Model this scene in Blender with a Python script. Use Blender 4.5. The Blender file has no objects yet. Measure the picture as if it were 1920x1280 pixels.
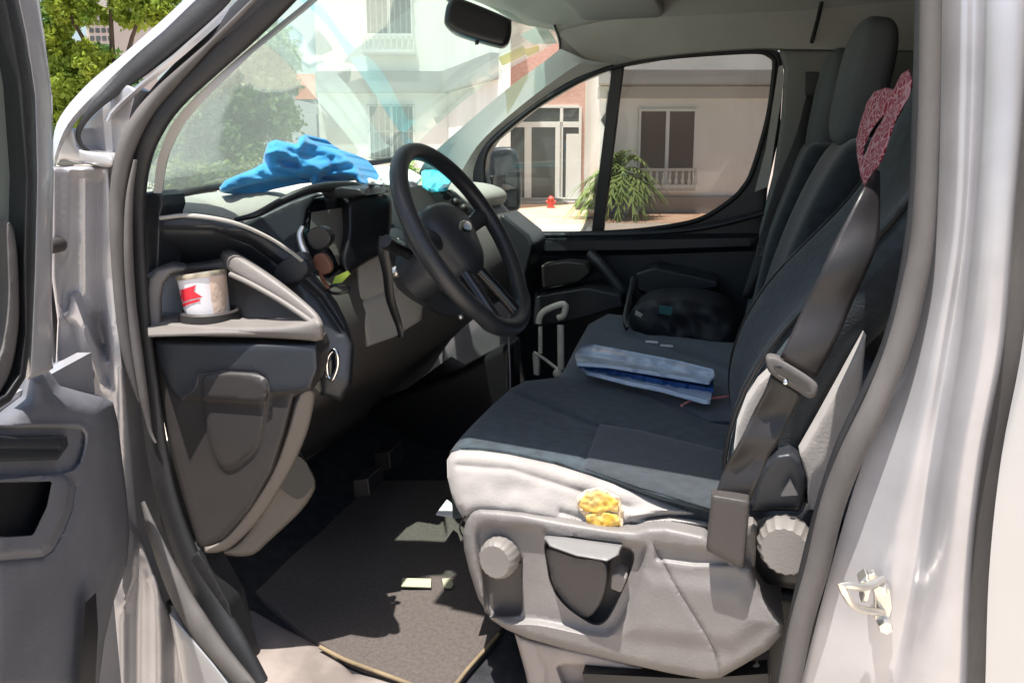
import bpy, bmesh, math, random
import numpy as np
from mathutils import Vector, Matrix
from mathutils.geometry import delaunay_2d_cdt
SC = bpy.context.scene
COL = SC.collection
random.seed(7)
R_ = math.radians

# ------------------------------------------------------------------ camera, sky, sun, exposure
YAW, PITCH, FPX, HORY = R_(17), R_(9), 1400.0, 272.0
CAM = Vector((0, -0.9, 1.5))
FW = Vector((-math.sin(YAW) * math.cos(PITCH), math.cos(YAW) * math.cos(PITCH), -math.sin(PITCH)))
RT = Vector((math.cos(YAW), math.sin(YAW), 0))
UP = RT.cross(FW)
PPY = HORY + FPX * math.tan(PITCH)          # row of the principal point
cam = bpy.data.cameras.new('camera')
cam.sensor_width = 36
cam.lens = FPX / 1920 * 36
cam.shift_y = -(640 - PPY) / 1920
cam.clip_start = 0.02
cam.clip_end = 500
camo = bpy.data.objects.new('camera', cam)
COL.objects.link(camo)
camo.matrix_world = Matrix(((RT.x, UP.x, -FW.x, CAM.x), (RT.y, UP.y, -FW.y, CAM.y), (RT.z, UP.z, -FW.z, CAM.z), (0, 0, 0, 1)))
SC.camera = camo

SUN_DIR = Vector((-0.11, -0.19, 1.0)).normalized()      # towards the sun
w = bpy.data.worlds.new('World'); SC.world = w; w.use_nodes = True
nt = w.node_tree; nt.nodes.clear()
so = nt.nodes.new('ShaderNodeOutputWorld'); bg = nt.nodes.new('ShaderNodeBackground'); sk = nt.nodes.new('ShaderNodeTexSky')
sk.sky_type = 'NISHITA'; sk.sun_disc = False
sk.sun_elevation = math.asin(SUN_DIR.z); sk.sun_rotation = math.atan2(SUN_DIR.x, SUN_DIR.y)
sk.dust_density = 2.5; sk.air_density = 1.2
bg.inputs[1].default_value = 0.10
nt.links.new(sk.outputs[0], bg.inputs[0]); nt.links.new(bg.outputs[0], so.inputs[0])
sl = bpy.data.lights.new('sun', 'SUN'); sl.energy = 5.0; sl.angle = R_(0.5); sl.color = (1.0, .955, .89)
slo = bpy.data.objects.new('sun', sl); COL.objects.link(slo)
slo.rotation_euler = SUN_DIR.to_track_quat('Z', 'Y').to_euler(); slo.location = SUN_DIR * 30
SC.view_settings.view_transform = 'Standard'; SC.view_settings.look = 'None'; SC.view_settings.gamma = 1
SC.view_settings.exposure = 1.0
SC.cycles.max_bounces = 8; SC.cycles.transparent_max_bounces = 24; SC.cycles.diffuse_bounces = 5

# ------------------------------------------------------------------ where a traced line lies, given its real depth
def ray(px, py):
    return FW + RT * ((px - 960) / FPX) - UP * ((py - PPY) / FPX)
def PY(px, py, Y):
    d = ray(px, py); return CAM + d * ((Y - CAM.y) / d.y)
def PZ(px, py, z):
    d = ray(px, py); return CAM + d * ((z - CAM.z) / d.z)
def PX(px, py, x):
    d = ray(px, py); return CAM + d * ((x - CAM.x) / d.x)
def PP(px, py, o, n):
    d = ray(px, py); return CAM + d * ((o - CAM).dot(n) / d.dot(n))
def fit(ctrl):
    A = np.array([[a, b, 1] for a, b, _ in ctrl], float); y = np.array([c for _, _, c in ctrl], float)
    s = np.linalg.lstsq(A, y, rcond=None)[0]
    return lambda px, py: float(s[0] * px + s[1] * py + s[2])
def mapY(Y):
    f = Y if callable(Y) else (lambda a, b: Y)
    return lambda px, py, h=0: PY(px, py, f(px, py) - h)
def mapZ(z):
    f = z if callable(z) else (lambda a, b: z)
    return lambda px, py, h=0: PZ(px, py, f(px, py) + h)
def mapP(o, n):
    return lambda px, py, h=0: PP(px, py, o + n * h, n)

# ------------------------------------------------------------------ materials
def mat(name, col, rough=.6, metal=0, bump=0, bscale=200, var=0, vscale=8, coat=0, spec=.5, sheen=0, col2=None, stretch=None, alpha=None, dist=.002):
    m = bpy.data.materials.new(name); m.use_nodes = True
    t = m.node_tree; b = t.nodes['Principled BSDF']
    b.inputs['Base Color'].default_value = (*col, 1); b.inputs['Roughness'].default_value = rough
    b.inputs['Metallic'].default_value = metal; b.inputs['Specular IOR Level'].default_value = spec
    b.inputs['Coat Weight'].default_value = coat; b.inputs['Sheen Weight'].default_value = sheen
    tc = t.nodes.new('ShaderNodeTexCoord'); src = tc.outputs['Object']
    if stretch:
        mp = t.nodes.new('ShaderNodeMapping'); mp.inputs['Scale'].default_value = stretch
        t.links.new(src, mp.inputs[0]); src = mp.outputs[0]
    if var or col2:
        n = t.nodes.new('ShaderNodeTexNoise'); n.inputs['Scale'].default_value = vscale; n.inputs['Detail'].default_value = 6
        r = t.nodes.new('ShaderNodeValToRGB'); t.links.new(src, n.inputs[0]); t.links.new(n.outputs[0], r.inputs[0])
        c2 = col2 or tuple(min(1, c * (1 + var)) for c in col); c1 = col if col2 else tuple(c * (1 - var) for c in col)
        r.color_ramp.elements[0].position = .35; r.color_ramp.elements[1].position = .65
        r.color_ramp.elements[0].color = (*c1, 1); r.color_ramp.elements[1].color = (*c2, 1)
        t.links.new(r.outputs[0], b.inputs['Base Color'])
    if bump:
        n2 = t.nodes.new('ShaderNodeTexNoise'); n2.inputs['Scale'].default_value = bscale; n2.inputs['Detail'].default_value = 3
        bp = t.nodes.new('ShaderNodeBump'); bp.inputs['Strength'].default_value = bump; bp.inputs['Distance'].default_value = dist
        t.links.new(src, n2.inputs[0]); t.links.new(n2.outputs[0], bp.inputs['Height']); t.links.new(bp.outputs[0], b.inputs['Normal'])
    return m
def glassmat(name, tint, haze=.05, refl=1.0):
    m = bpy.data.materials.new(name); m.use_nodes = True; t = m.node_tree; t.nodes.clear()
    o = t.nodes.new('ShaderNodeOutputMaterial'); tr = t.nodes.new('ShaderNodeBsdfTransparent'); tr.inputs[0].default_value = (*tint, 1)
    g = t.nodes.new('ShaderNodeBsdfGlossy'); g.inputs['Roughness'].default_value = .02
    d = t.nodes.new('ShaderNodeBsdfDiffuse'); d.inputs[0].default_value = (.75, .8, .76, 1)
    tl = t.nodes.new('ShaderNodeBsdfTranslucent'); tl.inputs[0].default_value = (.75, .8, .76, 1)
    fr = t.nodes.new('ShaderNodeFresnel'); fr.inputs[0].default_value = 1.45
    mu = t.nodes.new('ShaderNodeMath'); mu.operation = 'MULTIPLY'; mu.inputs[1].default_value = refl
    a = t.nodes.new('ShaderNodeAddShader'); a2 = t.nodes.new('ShaderNodeMixShader'); a3 = t.nodes.new('ShaderNodeMixShader')
    hz = t.nodes.new('ShaderNodeMixShader'); hz.inputs[0].default_value = .5
    t.links.new(d.outputs[0], hz.inputs[1]); t.links.new(tl.outputs[0], hz.inputs[2])
    a2.inputs[0].default_value = haze; t.links.new(tr.outputs[0], a2.inputs[1]); t.links.new(hz.outputs[0], a2.inputs[2])
    geo = t.nodes.new('ShaderNodeNewGeometry')
    t.links.new(fr.outputs[0], mu.inputs[0]); t.links.new(mu.outputs[0], a3.inputs[0])
    t.links.new(a2.outputs[0], a3.inputs[1]); t.links.new(g.outputs[0], a3.inputs[2]); t.links.new(a3.outputs[0], o.inputs[0])
    return m
M = dict(
    paint=mat('silver_paint', (.45, .44, .46), .34, .42, bump=.04, bscale=60, var=.09, vscale=11, coat=.5),
    paint_sunlit=mat('pale_sunlit_paint', (.47, .465, .47), .35, .3, coat=.6, var=.03, vscale=3),  # lighter copy of the silver: sunlight painted into pillar skin and sill
    rubber=mat('black_rubber', (.018, .018, .020), .55, bump=.2, bscale=120, var=.25, vscale=9),
    rubber_grey=mat('grey_rubber', (.10, .092, .09), .75, bump=.3, bscale=160, var=.25, vscale=14, stretch=(1, 1, .3)),  # grey rubber; on the front seals its tone has sunlight painted in
    plastic=mat('taupe_plastic', (.175, .16, .15), .55, bump=.4, bscale=300, var=.09, vscale=12, dist=.001),
    plastic_dk=mat('brown_grey_plastic', (.036, .032, .031), .5, bump=.25, bscale=700, var=.12, vscale=5, dist=.001),
    charcoal=mat('charcoal_plastic', (.024, .027, .033), .42, bump=.22, bscale=700, var=.15, vscale=6, dist=.001),
    black=mat('black_plastic', (.012, .012, .014), .35, bump=.1, bscale=500),
    gloss=mat('gloss_black', (.008, .009, .012), .06, coat=.4),
    door=mat('door_grey_plastic', (.125, .128, .147), .55, bump=.45, bscale=280, var=.12, vscale=13, dist=.001),
    liner=mat('headliner_cloth', (.40, .385, .35), .95, bump=.3, bscale=400, var=.06, vscale=7),
    trim=mat('pillar_trim', (.44, .43, .41), .7, bump=.2, bscale=500, var=.05, vscale=5),
    dash=mat('dash_grey', (.34, .325, .30), .68, bump=.35, bscale=450, var=.07, vscale=6),
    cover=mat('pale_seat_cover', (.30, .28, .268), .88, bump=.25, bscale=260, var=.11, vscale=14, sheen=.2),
    fabric=mat('slate_seat_fabric', (.028, .042, .052), .9, bump=.9, bscale=330, var=.28, vscale=45, sheen=.15, dist=.001),
    fabric_dk=mat('dark_seat_fabric', (.015, .022, .029), .92, bump=.9, bscale=330, var=.28, vscale=45, sheen=.3, dist=.001),
    fabric_blue=mat('blue_seat_fabric', (.045, .065, .085), .9, bump=.5, bscale=900, var=.12, vscale=10, sheen=.35),
    fabric_head=mat('grey_headrest', (.085, .095, .10), .9, bump=.4, bscale=700, var=.1, vscale=10),
    belt=mat('belt_webbing', (.017, .015, .016), .42, bump=.08, bscale=500, var=.25, vscale=7),
    carpet=mat('black_carpet', (.020, .021, .025), .98, bump=.9, bscale=500, var=.35, vscale=40, dist=.004),
    mat_=mat('dark_floor_mat', (.095, .080, .073), .95, bump=.9, bscale=420, var=.14, vscale=140, dist=.004),
    binding=mat('tan_binding', (.20, .15, .09), .85, bump=.3, bscale=300, var=.2, vscale=30),
    metal=mat('bright_metal', (.75, .72, .66), .28, .9, bump=.05, bscale=60, var=.12, vscale=25),
    chrome=mat('chrome', (.8, .8, .8), .12, 1),
    foam=mat('yellow_foam', (.75, .42, .05), .95, bump=.4, bscale=200, col2=(.80, .58, .22), vscale=60, dist=.002),
    blue=mat('blue_cloth', (.03, .25, .58), .9, bump=.6, bscale=500, col2=(.045, .32, .68), vscale=14, sheen=.3),
    cup=mat('paper_cup', (.80, .76, .78), .5, var=.02), cuptan=mat('cup_tan', (.72, .55, .44), .55, var=.12, vscale=30), red=mat('red_print', (.75, .03, .05), .5),
    tan=mat('cup_lid', (.50, .44, .34), .35, .5, var=.3, vscale=30),
    plast_blue=mat('pale_blue_plastic_bag', (.40, .50, .64), .2, bump=.15, bscale=30, col2=(.52, .60, .72), vscale=7, coat=.3),
    deep_blue=mat('deep_blue_print', (.02, .08, .25), .35, bump=.3, bscale=60),
    white=mat('white_paper', (.75, .76, .78), .7, var=.06, vscale=20), teal=mat('teal_label', (.02, .12, .13), .5), cyan=mat('cyan_plastic', (.05, .50, .62), .4),
    brown=mat('brown_leather', (.13, .055, .035), .5, bump=.3, bscale=150), lime=mat('lime_tag', (.62, .80, .12), .45), pink=mat('pink_cord', (.65, .25, .25), .6),
    windscreen=glassmat('windscreen_glass', (.90, .98, .94), .105, .30), pane=glassmat('side_glass', (.93, .95, .93), .02, .9),
    tinted=glassmat('tinted_glass', (.56, .55, .54), .03, .9), doorglass=glassmat('door_glass', (.30, .38, .36), .35, 1.2),
)
def bandana_mat():
    m = mat('paisley_cotton', (.7, .5, .5), .9, bump=.2, bscale=300); t = m.node_tree; b = t.nodes['Principled BSDF']
    v = t.nodes.new('ShaderNodeTexVoronoi'); v.inputs['Scale'].default_value = 75; v.feature = 'DISTANCE_TO_EDGE'
    v2 = t.nodes.new('ShaderNodeTexVoronoi'); v2.inputs['Scale'].default_value = 75
    tc = t.nodes.new('ShaderNodeTexCoord'); r = t.nodes.new('ShaderNodeValToRGB')
    ds = t.nodes.new('ShaderNodeVectorMath'); ds.operation = 'ADD'; nz = t.nodes.new('ShaderNodeTexNoise'); nz.inputs['Scale'].default_value = 40
    sc = t.nodes.new('ShaderNodeVectorMath'); sc.operation = 'SCALE'; sc.inputs['Scale'].default_value = .012
    t.links.new(tc.outputs['Object'], nz.inputs[0]); t.links.new(nz.outputs['Color'], sc.inputs[0]); t.links.new(tc.outputs['Object'], ds.inputs[0]); t.links.new(sc.outputs[0], ds.inputs[1])
    t.links.new(ds.outputs[0], v.inputs[0]); t.links.new(ds.outputs[0], v2.inputs[0])
    cr = r.color_ramp; cr.elements[0].color = (.45, .25, .28, 1); cr.elements[0].position = .08
    cr.elements[1].color = (.24, .008, .025, 1); cr.elements[1].position = .14
    e = cr.elements.new(.30); e.color = (.24, .008, .025, 1); e = cr.elements.new(.36); e.color = (.46, .27, .28, 1)
    t.links.new(v.outputs[0], r.inputs[0]); t.links.new(r.outputs[0], b.inputs['Base Color'])
    return m
M['bandana'] = bandana_mat()

# ------------------------------------------------------------------ object helpers
def tag(o, label=None, cat=None, group=None, kind=None):
    if label: o['label'] = label
    if cat: o['category'] = cat
    if group: o['group'] = group
    if kind: o['kind'] = kind
    return o
def empty(name, parent=None, loc=(0, 0, 0)):
    o = bpy.data.objects.new(name, None); o.empty_display_size = .1; COL.objects.link(o); o.location = loc
    if parent: o.parent = parent; o.matrix_parent_inverse = parent_world(parent).inverted()
    return o
def parent_world(p):
    m = Matrix.Translation(p.location) @ p.rotation_euler.to_matrix().to_4x4()
    return (parent_world(p.parent) @ p.matrix_parent_inverse @ m) if p.parent else m
def mesh(name, vs, fs, m, parent=None, smooth=True, sharp=40, bevel=0, seg=2, sub=0, solid=0, mats=None, fm=None, soff=0):
    me = bpy.data.meshes.new(name); me.from_pydata([tuple(v) for v in vs], [], fs); me.validate()
    for x in (mats or [m]): me.materials.append(x)
    if fm:
        for p, i in zip(me.polygons, fm): p.material_index = i
    bm = bmesh.new(); bm.from_mesh(me); bmesh.ops.recalc_face_normals(bm, faces=bm.faces); bm.to_mesh(me); bm.free()
    if smooth:
        me.polygons.foreach_set('use_smooth', [True] * len(me.polygons))
        if sharp and not bevel and not sub: me.set_sharp_from_angle(angle=R_(sharp))
    o = bpy.data.objects.new(name, me); COL.objects.link(o)
    if parent: o.parent = parent; o.matrix_parent_inverse = parent_world(parent).inverted()
    if solid:
        s = o.modifiers.new('solid', 'SOLIDIFY'); s.thickness = solid; s.offset = soff
    if bevel:
        b = o.modifiers.new('bevel', 'BEVEL'); b.width = bevel; b.segments = seg; b.limit_method = 'ANGLE'; b.angle_limit = R_(30); b.harden_normals = True
    if sub:
        s = o.modifiers.new('sub', 'SUBSURF'); s.levels = sub; s.render_levels = sub
    return o
def cr(pts, n, closed=False):
    """n points along a Catmull-Rom curve through pts (tuples of any length), even in length"""
    P = np.array([tuple(p) for p in pts], float); k = len(P); out = []
    segs = k if closed else k - 1
    for i in range(segs):
        g = lambda j: P[j % k] if closed else (P[j] if 0 <= j < k else (2 * P[0] - P[1] if j < 0 else 2 * P[-1] - P[-2]))
        a, b, c, d = g(i - 1), g(i), g(i + 1), g(i + 2)
        for s in np.linspace(0, 1, 12, endpoint=False):
            out.append(.5 * (2 * b + (c - a) * s + (2 * a - 5 * b + 4 * c - d) * s * s + (3 * b - a - 3 * c + d) * s ** 3))
    out.append(P[0] if closed else P[-1]); out = np.array(out)
    L = np.r_[0, np.cumsum(np.linalg.norm(np.diff(out, axis=0), axis=1))]
    t = np.linspace(0, L[-1], n, endpoint=not closed)
    return np.stack([np.interp(t, L, out[:, j]) for j in range(out.shape[1])], 1)
def loft(name, rows, m, parent=None, n=0, closed=False, caps=False, sub=0, solid=0, sharp=50, mats=None, fmf=None, soff=0):
    if n: rows = [[Vector(v) for v in cr(r, n)] for r in rows]
    k = len(rows[0]); vs = [v for r in rows for v in r]; fs = []; fm = []
    for i in range(len(rows) - 1):
        for j in range(k if closed else k - 1):
            a, b = i * k + j, i * k + (j + 1) % k
            fs.append((a, b, b + k, a + k)); fm.append(fmf(i, j) if fmf else 0)
    if caps:
        fs.append(tuple(range(k))[::-1]); fs.append(tuple((len(rows) - 1) * k + j for j in range(k))); fm += [0, 0]
    return mesh(name, vs, fs, m, parent, sub=sub, solid=solid, sharp=sharp, mats=mats, fm=fm if fmf else None, soff=soff)
def tube(name, path, r, m, parent=None, n=0, seg=12, closed=False, flat=1, up=Vector((0, 1, 0)), caps=True, mats=None, fmf=None):
    P = [Vector(v) for v in (cr(path, n, closed) if n else path)]; k = len(P)
    rr = r if isinstance(r, (list, tuple)) else [r] * 2
    rr = np.interp(np.linspace(0, 1, k), np.linspace(0, 1, len(rr)), rr); vs = []; fs = []; fm = []
    for i, p in enumerate(P):
        a = P[(i - 1) % k] if closed or i else P[0]; b = P[(i + 1) % k] if closed or i < k - 1 else P[-1]
        t = (b - a).normalized(); s = t.cross(up)
        if s.length < 1e-4: s = t.cross(Vector((1, .3, 0)))
        s.normalize(); q = s.cross(t)
        for j in range(seg):
            an = 2 * math.pi * j / seg; vs.append(p + s * (math.cos(an) * rr[i]) + q * (math.sin(an) * rr[i] * flat))
    for i in range(k if closed else k - 1):
        for j in range(seg):
            i2 = (i + 1) % k; fs.append((i * seg + j, i * seg + (j + 1) % seg, i2 * seg + (j + 1) % seg, i2 * seg + j)); fm.append(0)
    if caps and not closed: fs.append(tuple(range(seg))); fs.append(tuple((k - 1) * seg + j for j in range(seg)))
    return mesh(name, vs, fs, m, parent, sharp=60)
def segd(pts, poly, closed=True):
    """distance of pts (N,2) to a polyline"""
    A = np.array(poly, float); B = np.roll(A, -1, 0)
    if not closed: A, B = A[:-1], B[:-1]
    D = B - A; L = (D ** 2).sum(1) + 1e-9; out = np.full(len(pts), 1e9)
    for a, d, l in zip(A, D, L):
        t = np.clip(((pts - a) @ d) / l, 0, 1); out = np.minimum(out, np.linalg.norm(pts - (a + t[:, None] * d), axis=1))
    return out
def inside(pts, poly):
    A = np.array(poly, float); B = np.roll(A, -1, 0); c = np.zeros(len(pts), bool); x, y = pts[:, 0], pts[:, 1]
    for (x1, y1), (x2, y2) in zip(A, B):
        if y1 == y2: continue
        k = ((y1 > y) != (y2 > y)) & (x < (x2 - x1) * (y - y1) / (y2 - y1) + x1); c ^= k
    return c
def S(p, k=6): return [tuple(v) for v in cr(p, len(p) * k, True)]
def sst(x): x = np.clip(x, 0, 1); return x * x * (3 - 2 * x)
def dens(poly, step, closed=True):
    out = []; k = len(poly)
    for i in range(k if closed else k - 1):
        a, b = np.array(poly[i], float), np.array(poly[(i + 1) % k], float); n = max(1, int(math.ceil(np.linalg.norm(b - a) / step)))
        out += [a + (b - a) * j / n for j in range(n)]
    if not closed: out.append(np.array(poly[-1], float))
    return np.array(out)
def relief(name, outline, mp, m, parent=None, step=8, R=0, Rm=0, feats=(), lines=(), hf=None, skirt=None, smooth=False, holes=(), noise=0, solid=0, nscale=.02, sharp=55):
    """a moulded panel: its outline, its hollows and ridges, laid on a real surface (mp) and given depth by a skirt"""
    if smooth: L = dens(outline, 4).shape[0] * 4; ol = cr(outline, max(12, int(L / step)), True)
    else: ol = dens(outline, step)
    hol = [cr(h, max(12, int(len(dens(h, 4)) * 4 / step)), True) if smooth else dens(h, step) for h in holes]
    mn, mx = ol.min(0), ol.max(0)
    gx, gy = np.meshgrid(np.arange(mn[0], mx[0], step), np.arange(mn[1], mx[1], step * .87))
    gx = gx + (np.arange(gx.shape[0]) % 2)[:, None] * step * .5
    g = np.stack([gx.ravel(), gy.ravel()], 1); g = g[inside(g, ol)]; g = g[segd(g, ol) > .45 * step]
    for h in hol: g = g[~inside(g, h)]; g = g[segd(g, h) > .45 * step]
    extra = []; rings = []
    def ring(poly, off, lim=None):
        nx = np.roll(poly, -1, 0) - np.roll(poly, 1, 0); nx = nx / (np.linalg.norm(nx, axis=1)[:, None] + 1e-9); nn = np.stack([-nx[:, 1], nx[:, 0]], 1)
        if not inside(poly[:1] + nn[:1] * 1.5, poly)[0]: nn = -nn
        e = poly + nn * off; e = e[segd(e, poly) > abs(off) * .93]
        e = e[inside(e, ol)] if len(e) else e
        if len(e): e = e[segd(e, ol) > 1.2]
        for h in hol:
            if len(e): e = e[~inside(e, h)]
        return e
    if R:
        for lp in [ol] + hol:
            for q_ in (.1, .25, .5, .8): rings.append(ring(lp, (R * q_) if lp is ol else -(R * q_)))
    for f in feats:
        e = dens(f[0], max(3, min(step, f[2] * .8)))
        bl_ = f[3] if len(f) > 3 else 0
        for q_ in (0, .35, .7, 1.0): rings.append(ring(e, f[2] * q_ - bl_ + .01))
    for l in lines:
        for sgn in (-1, -.4, .4, 1):
            e = dens(l[0], max(3, l[2] * 1.2), False); nx = np.gradient(e, axis=0); nx /= (np.linalg.norm(nx, axis=1)[:, None] + 1e-9)
            e = e + np.stack([-nx[:, 1], nx[:, 0]], 1) * sgn * l[2]; e = e[inside(e, ol)]
            if len(e): rings.append(e[segd(e, ol) > 1.2])
    rings = [r for r in rings if len(r)]
    if rings:
        rr_ = np.concatenate(rings); key = {}
        md = max(1.0, min(step * .28, 2.2))
        keep_ = []
        for p in rr_:
            k_ = (int(p[0] / md), int(p[1] / md))
            if k_ in key: continue
            key[k_] = 1; keep_.append(p)
        rr_ = np.array(keep_); extra.append(rr_)
        cell = {}
        for p in rr_: cell[(int(p[0] // (step * .5)), int(p[1] // (step * .5)))] = 1
        g = np.array([p for p in g if not any((int(p[0] // (step * .5)) + i, int(p[1] // (step * .5)) + j) in cell for i in (-1, 0, 1) for j in (-1, 0, 1))] or np.zeros((0, 2))).reshape(-1, 2)
    pts = [ol] + hol; edges = []; faces = []; base = 0
    for lp in pts:
        k = len(lp); edges += [(base + i, base + (i + 1) % k) for i in range(k)]; base += k
    allp = np.concatenate(pts + [g] + extra)
    V, E, F, ov, oe, of = delaunay_2d_cdt([Vector(p) for p in allp], edges, [], 1, 1e-4)
    V = np.array([tuple(v) for v in V])
    F = [tuple(f) for f in F]
    if hol:
        C = np.array([V[list(f)].mean(0) for f in F]); keep = np.ones(len(F), bool)
        for h in hol: keep &= ~inside(C, h)
        F = [f for f, kk in zip(F, keep) if kk]
    d = segd(V, ol)
    for h in hol: d = np.minimum(d, segd(V, h))
    H = np.zeros(len(V))
    if R: q = np.clip(1 - d / R, 0, 1); H -= Rm * (1 - np.sqrt(np.clip(1 - q * q, 0, 1)))
    for f in feats:
        sd = segd(V, f[0]) * np.where(inside(V, f[0]), 1, -1); H += f[1] * sst((sd + (f[3] if len(f) > 3 else 0)) / f[2])
    for l in lines: H += l[1] * np.exp(-(segd(V, l[0], False) / l[2]) ** 2)
    if hf: H += np.array([hf(a, b) for a, b in V])
    if noise:
        from mathutils import noise as N
        H += np.array([noise * N.noise(Vector((a * nscale, b * nscale, 3.7))) for a, b in V])
    vs = [mp(a, b, h) for (a, b), h in zip(V, H)]
    if skirt is not None:
        cnt = {}
        for f in F:
            for a, b in zip(f, f[1:] + f[:1]): cnt[(a, b)] = cnt.get((a, b), 0) + 1
        bd = [(a, b) for (a, b) in cnt if (b, a) not in cnt]; new = {}
        sk_ = Vector(skirt)
        for a, b in bd:
            for v in (a, b):
                if v not in new: new[v] = len(vs); vs.append(vs[v] + sk_)
            F.append((b, a, new[a], new[b]))
    return mesh(name, vs, F, m, parent, sharp=sharp, solid=solid)
def prism(name, pts, Y0, Y1, m, parent=None, bevel=.004, seg=2, sharp=40):
    f = Y0 if callable(Y0) else (lambda a, b: Y0); a = [PY(x, y, f(x, y)) for x, y in pts]; k = len(a)
    b = [Vector((v.x, v.y + Y1, v.z)) for v in a]
    fs = [tuple(range(k)), tuple(range(k, 2 * k))[::-1]] + [(i, (i + 1) % k, k + (i + 1) % k, k + i) for i in range(k)]
    return mesh(name, a + b, fs, m, parent, bevel=bevel, seg=seg)
def box(name, c, s, m, parent=None, rot=None, bevel=.004, seg=2):
    vs = [Vector((x * s[0] / 2, y * s[1] / 2, z * s[2] / 2)) for x in (-1, 1) for y in (-1, 1) for z in (-1, 1)]
    Rm = rot or Matrix.Identity(3); vs = [Rm @ v + Vector(c) for v in vs]
    return mesh(name, vs, [(0, 1, 3, 2), (4, 6, 7, 5), (0, 4, 5, 1), (2, 3, 7, 6), (0, 2, 6, 4), (1, 5, 7, 3)], m, parent, bevel=bevel, seg=seg)
def lathe(name, prof, c, axis, m, parent=None, n=32, rib=0, sharp=40, a0=0, a1=2 * math.pi):
    """prof: (radius, height) along axis; rib: depth of grip ribs on the outer radius"""
    ax = Vector(axis).normalized(); u = ax.orthogonal().normalized(); v = ax.cross(u); vs = []; fs = []
    full = abs(a1 - a0 - 2 * math.pi) < 1e-6; nn = n if full else n + 1
    for r, h in prof:
        for j in range(nn):
            a = a0 + (a1 - a0) * j / n; rr = r * (1 - rib * (.5 + .5 * math.cos(a * 18))) if r > 0 else 0
            vs.append(Vector(c) + ax * h + u * (rr * math.cos(a)) + v * (rr * math.sin(a)))
    for i in range(len(prof) - 1):
        for j in range(n):
            j2 = (j + 1) % n if full else j + 1
            fs.append((i * nn + j, i * nn + j2, (i + 1) * nn + j2, (i + 1) * nn + j))
    return mesh(name, vs, fs, m, parent, sharp=sharp)
def blob(name, c, r, m, parent=None, rot=None, n=20, e=1.0, noise=0):
    """superellipsoid"""
    vs = []; fs = []; Rm = rot or Matrix.Identity(3); f = lambda x: math.copysign(abs(x) ** e, x)
    for i in range(n + 1):
        a = -math.pi / 2 + math.pi * i / n
        for j in range(2 * n):
            b = math.pi * j / n
            vs.append(Rm @ Vector((r[0] * f(math.cos(a)) * f(math.cos(b)), r[1] * f(math.cos(a)) * f(math.sin(b)), r[2] * f(math.sin(a)))) + Vector(c))
    for i in range(n):
        for j in range(2 * n): fs.append((i * 2 * n + j, i * 2 * n + (j + 1) % (2 * n), (i + 1) * 2 * n + (j + 1) % (2 * n), (i + 1) * 2 * n + j))
    o = mesh(name, vs, fs, m, parent, sharp=0)
    if noise:
        from mathutils import noise as N
        for v in o.data.vertices: v.co += v.normal * noise * N.noise(v.co * 25)
    return o
def join(name, objs, parent=None):
    """several shapes of one part made into one mesh"""
    dg = bpy.context.evaluated_depsgraph_get(); bm = bmesh.new(); mats = []
    for o in objs:
        me = bpy.data.meshes.new_from_object(o.evaluated_get(dg)); me.transform(o.matrix_world)
        idx = []
        for x in o.data.materials:
            if x not in mats: mats.append(x)
            idx.append(mats.index(x))
        for p in me.polygons: p.material_index = idx[p.material_index] if idx else 0
        bm.from_mesh(me); bpy.data.meshes.remove(me)
    me = bpy.data.meshes.new(name); bm.to_mesh(me); bm.free()
    for x in mats: me.materials.append(x)
    for o in objs: bpy.data.objects.remove(o)
    o = bpy.data.objects.new(name, me); COL.objects.link(o)
    if parent: o.parent = parent; o.matrix_parent_inverse = parent_world(parent).inverted()
    return o
def L3(pts): return [PY(*p) for p in pts]
def place_under(objs, p):
    for o in objs: o.parent = p; o.matrix_parent_inverse = parent_world(p).inverted()

# ================================================================== THE VAN
van = empty('van', None, (-.3, .8, 0))
tag(van, 'silver panel van with its front door open onto a grey two-tone cab', 'van')
def part(n, p=None): return empty(n, p or van, (-.3, .8, 1))

# ---- painted body: front door jamb, rear door jamb, roof, far side, bonnet
def strip(name, rows, m, parent, n=48, **k):
    return loft(name, [[PY(*p) for p in r] for r in [cr(r, n) for r in rows]], m, parent, **k)
# rear (B) pillar: traced down the aperture, from the flange under the seal out to the skin
B1 = [(1765, -40, .055), (1760, 200, .045), (1752, 427, .035), (1710, 640, .03), (1622, 854, .02), (1557, 1067, .015), (1497, 1300, .01)]
B2 = [(1790, -40, .04), (1785, 200, .03), (1775, 427, .02), (1735, 640, .015), (1680, 854, .005), (1620, 1067, .0), (1560, 1300, .0)]
B3 = [(1813, -40, .02), (1809, 200, .01), (1800, 427, .0), (1765, 640, -.005), (1725, 854, -.015), (1690, 1067, -.02), (1640, 1300, -.02)]
B3b = [(1822, -40, .032), (1818, 200, .022), (1808, 427, .014), (1778, 640, .007), (1740, 854, -.008), (1708, 1067, -.013), (1660, 1300, -.015)]
B4 = [(1838, -40, .028), (1832, 200, .018), (1815, 427, .01), (1790, 640, .002), (1755, 854, -.012), (1725, 1067, -.018), (1680, 1300, -.02)]
B5 = [(1850, -40, -.01), (1843, 200, -.02), (1828, 427, -.03), (1805, 640, -.035), (1775, 854, -.04), (1748, 1067, -.04), (1705, 1300, -.04)]
B6 = [(1932, -40, -.02), (1917, 200, -.032), (1897, 427, -.045), (1880, 640, -.052), (1840, 854, -.055), (1817, 1067, -.057), (1809, 1300, -.057)]
B6i = [(1934, -40, .0), (1920, 200, -.01), (1901, 427, -.02), (1884, 640, -.03), (1845, 854, -.03), (1822, 1067, -.03), (1814, 1300, -.03)]
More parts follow.
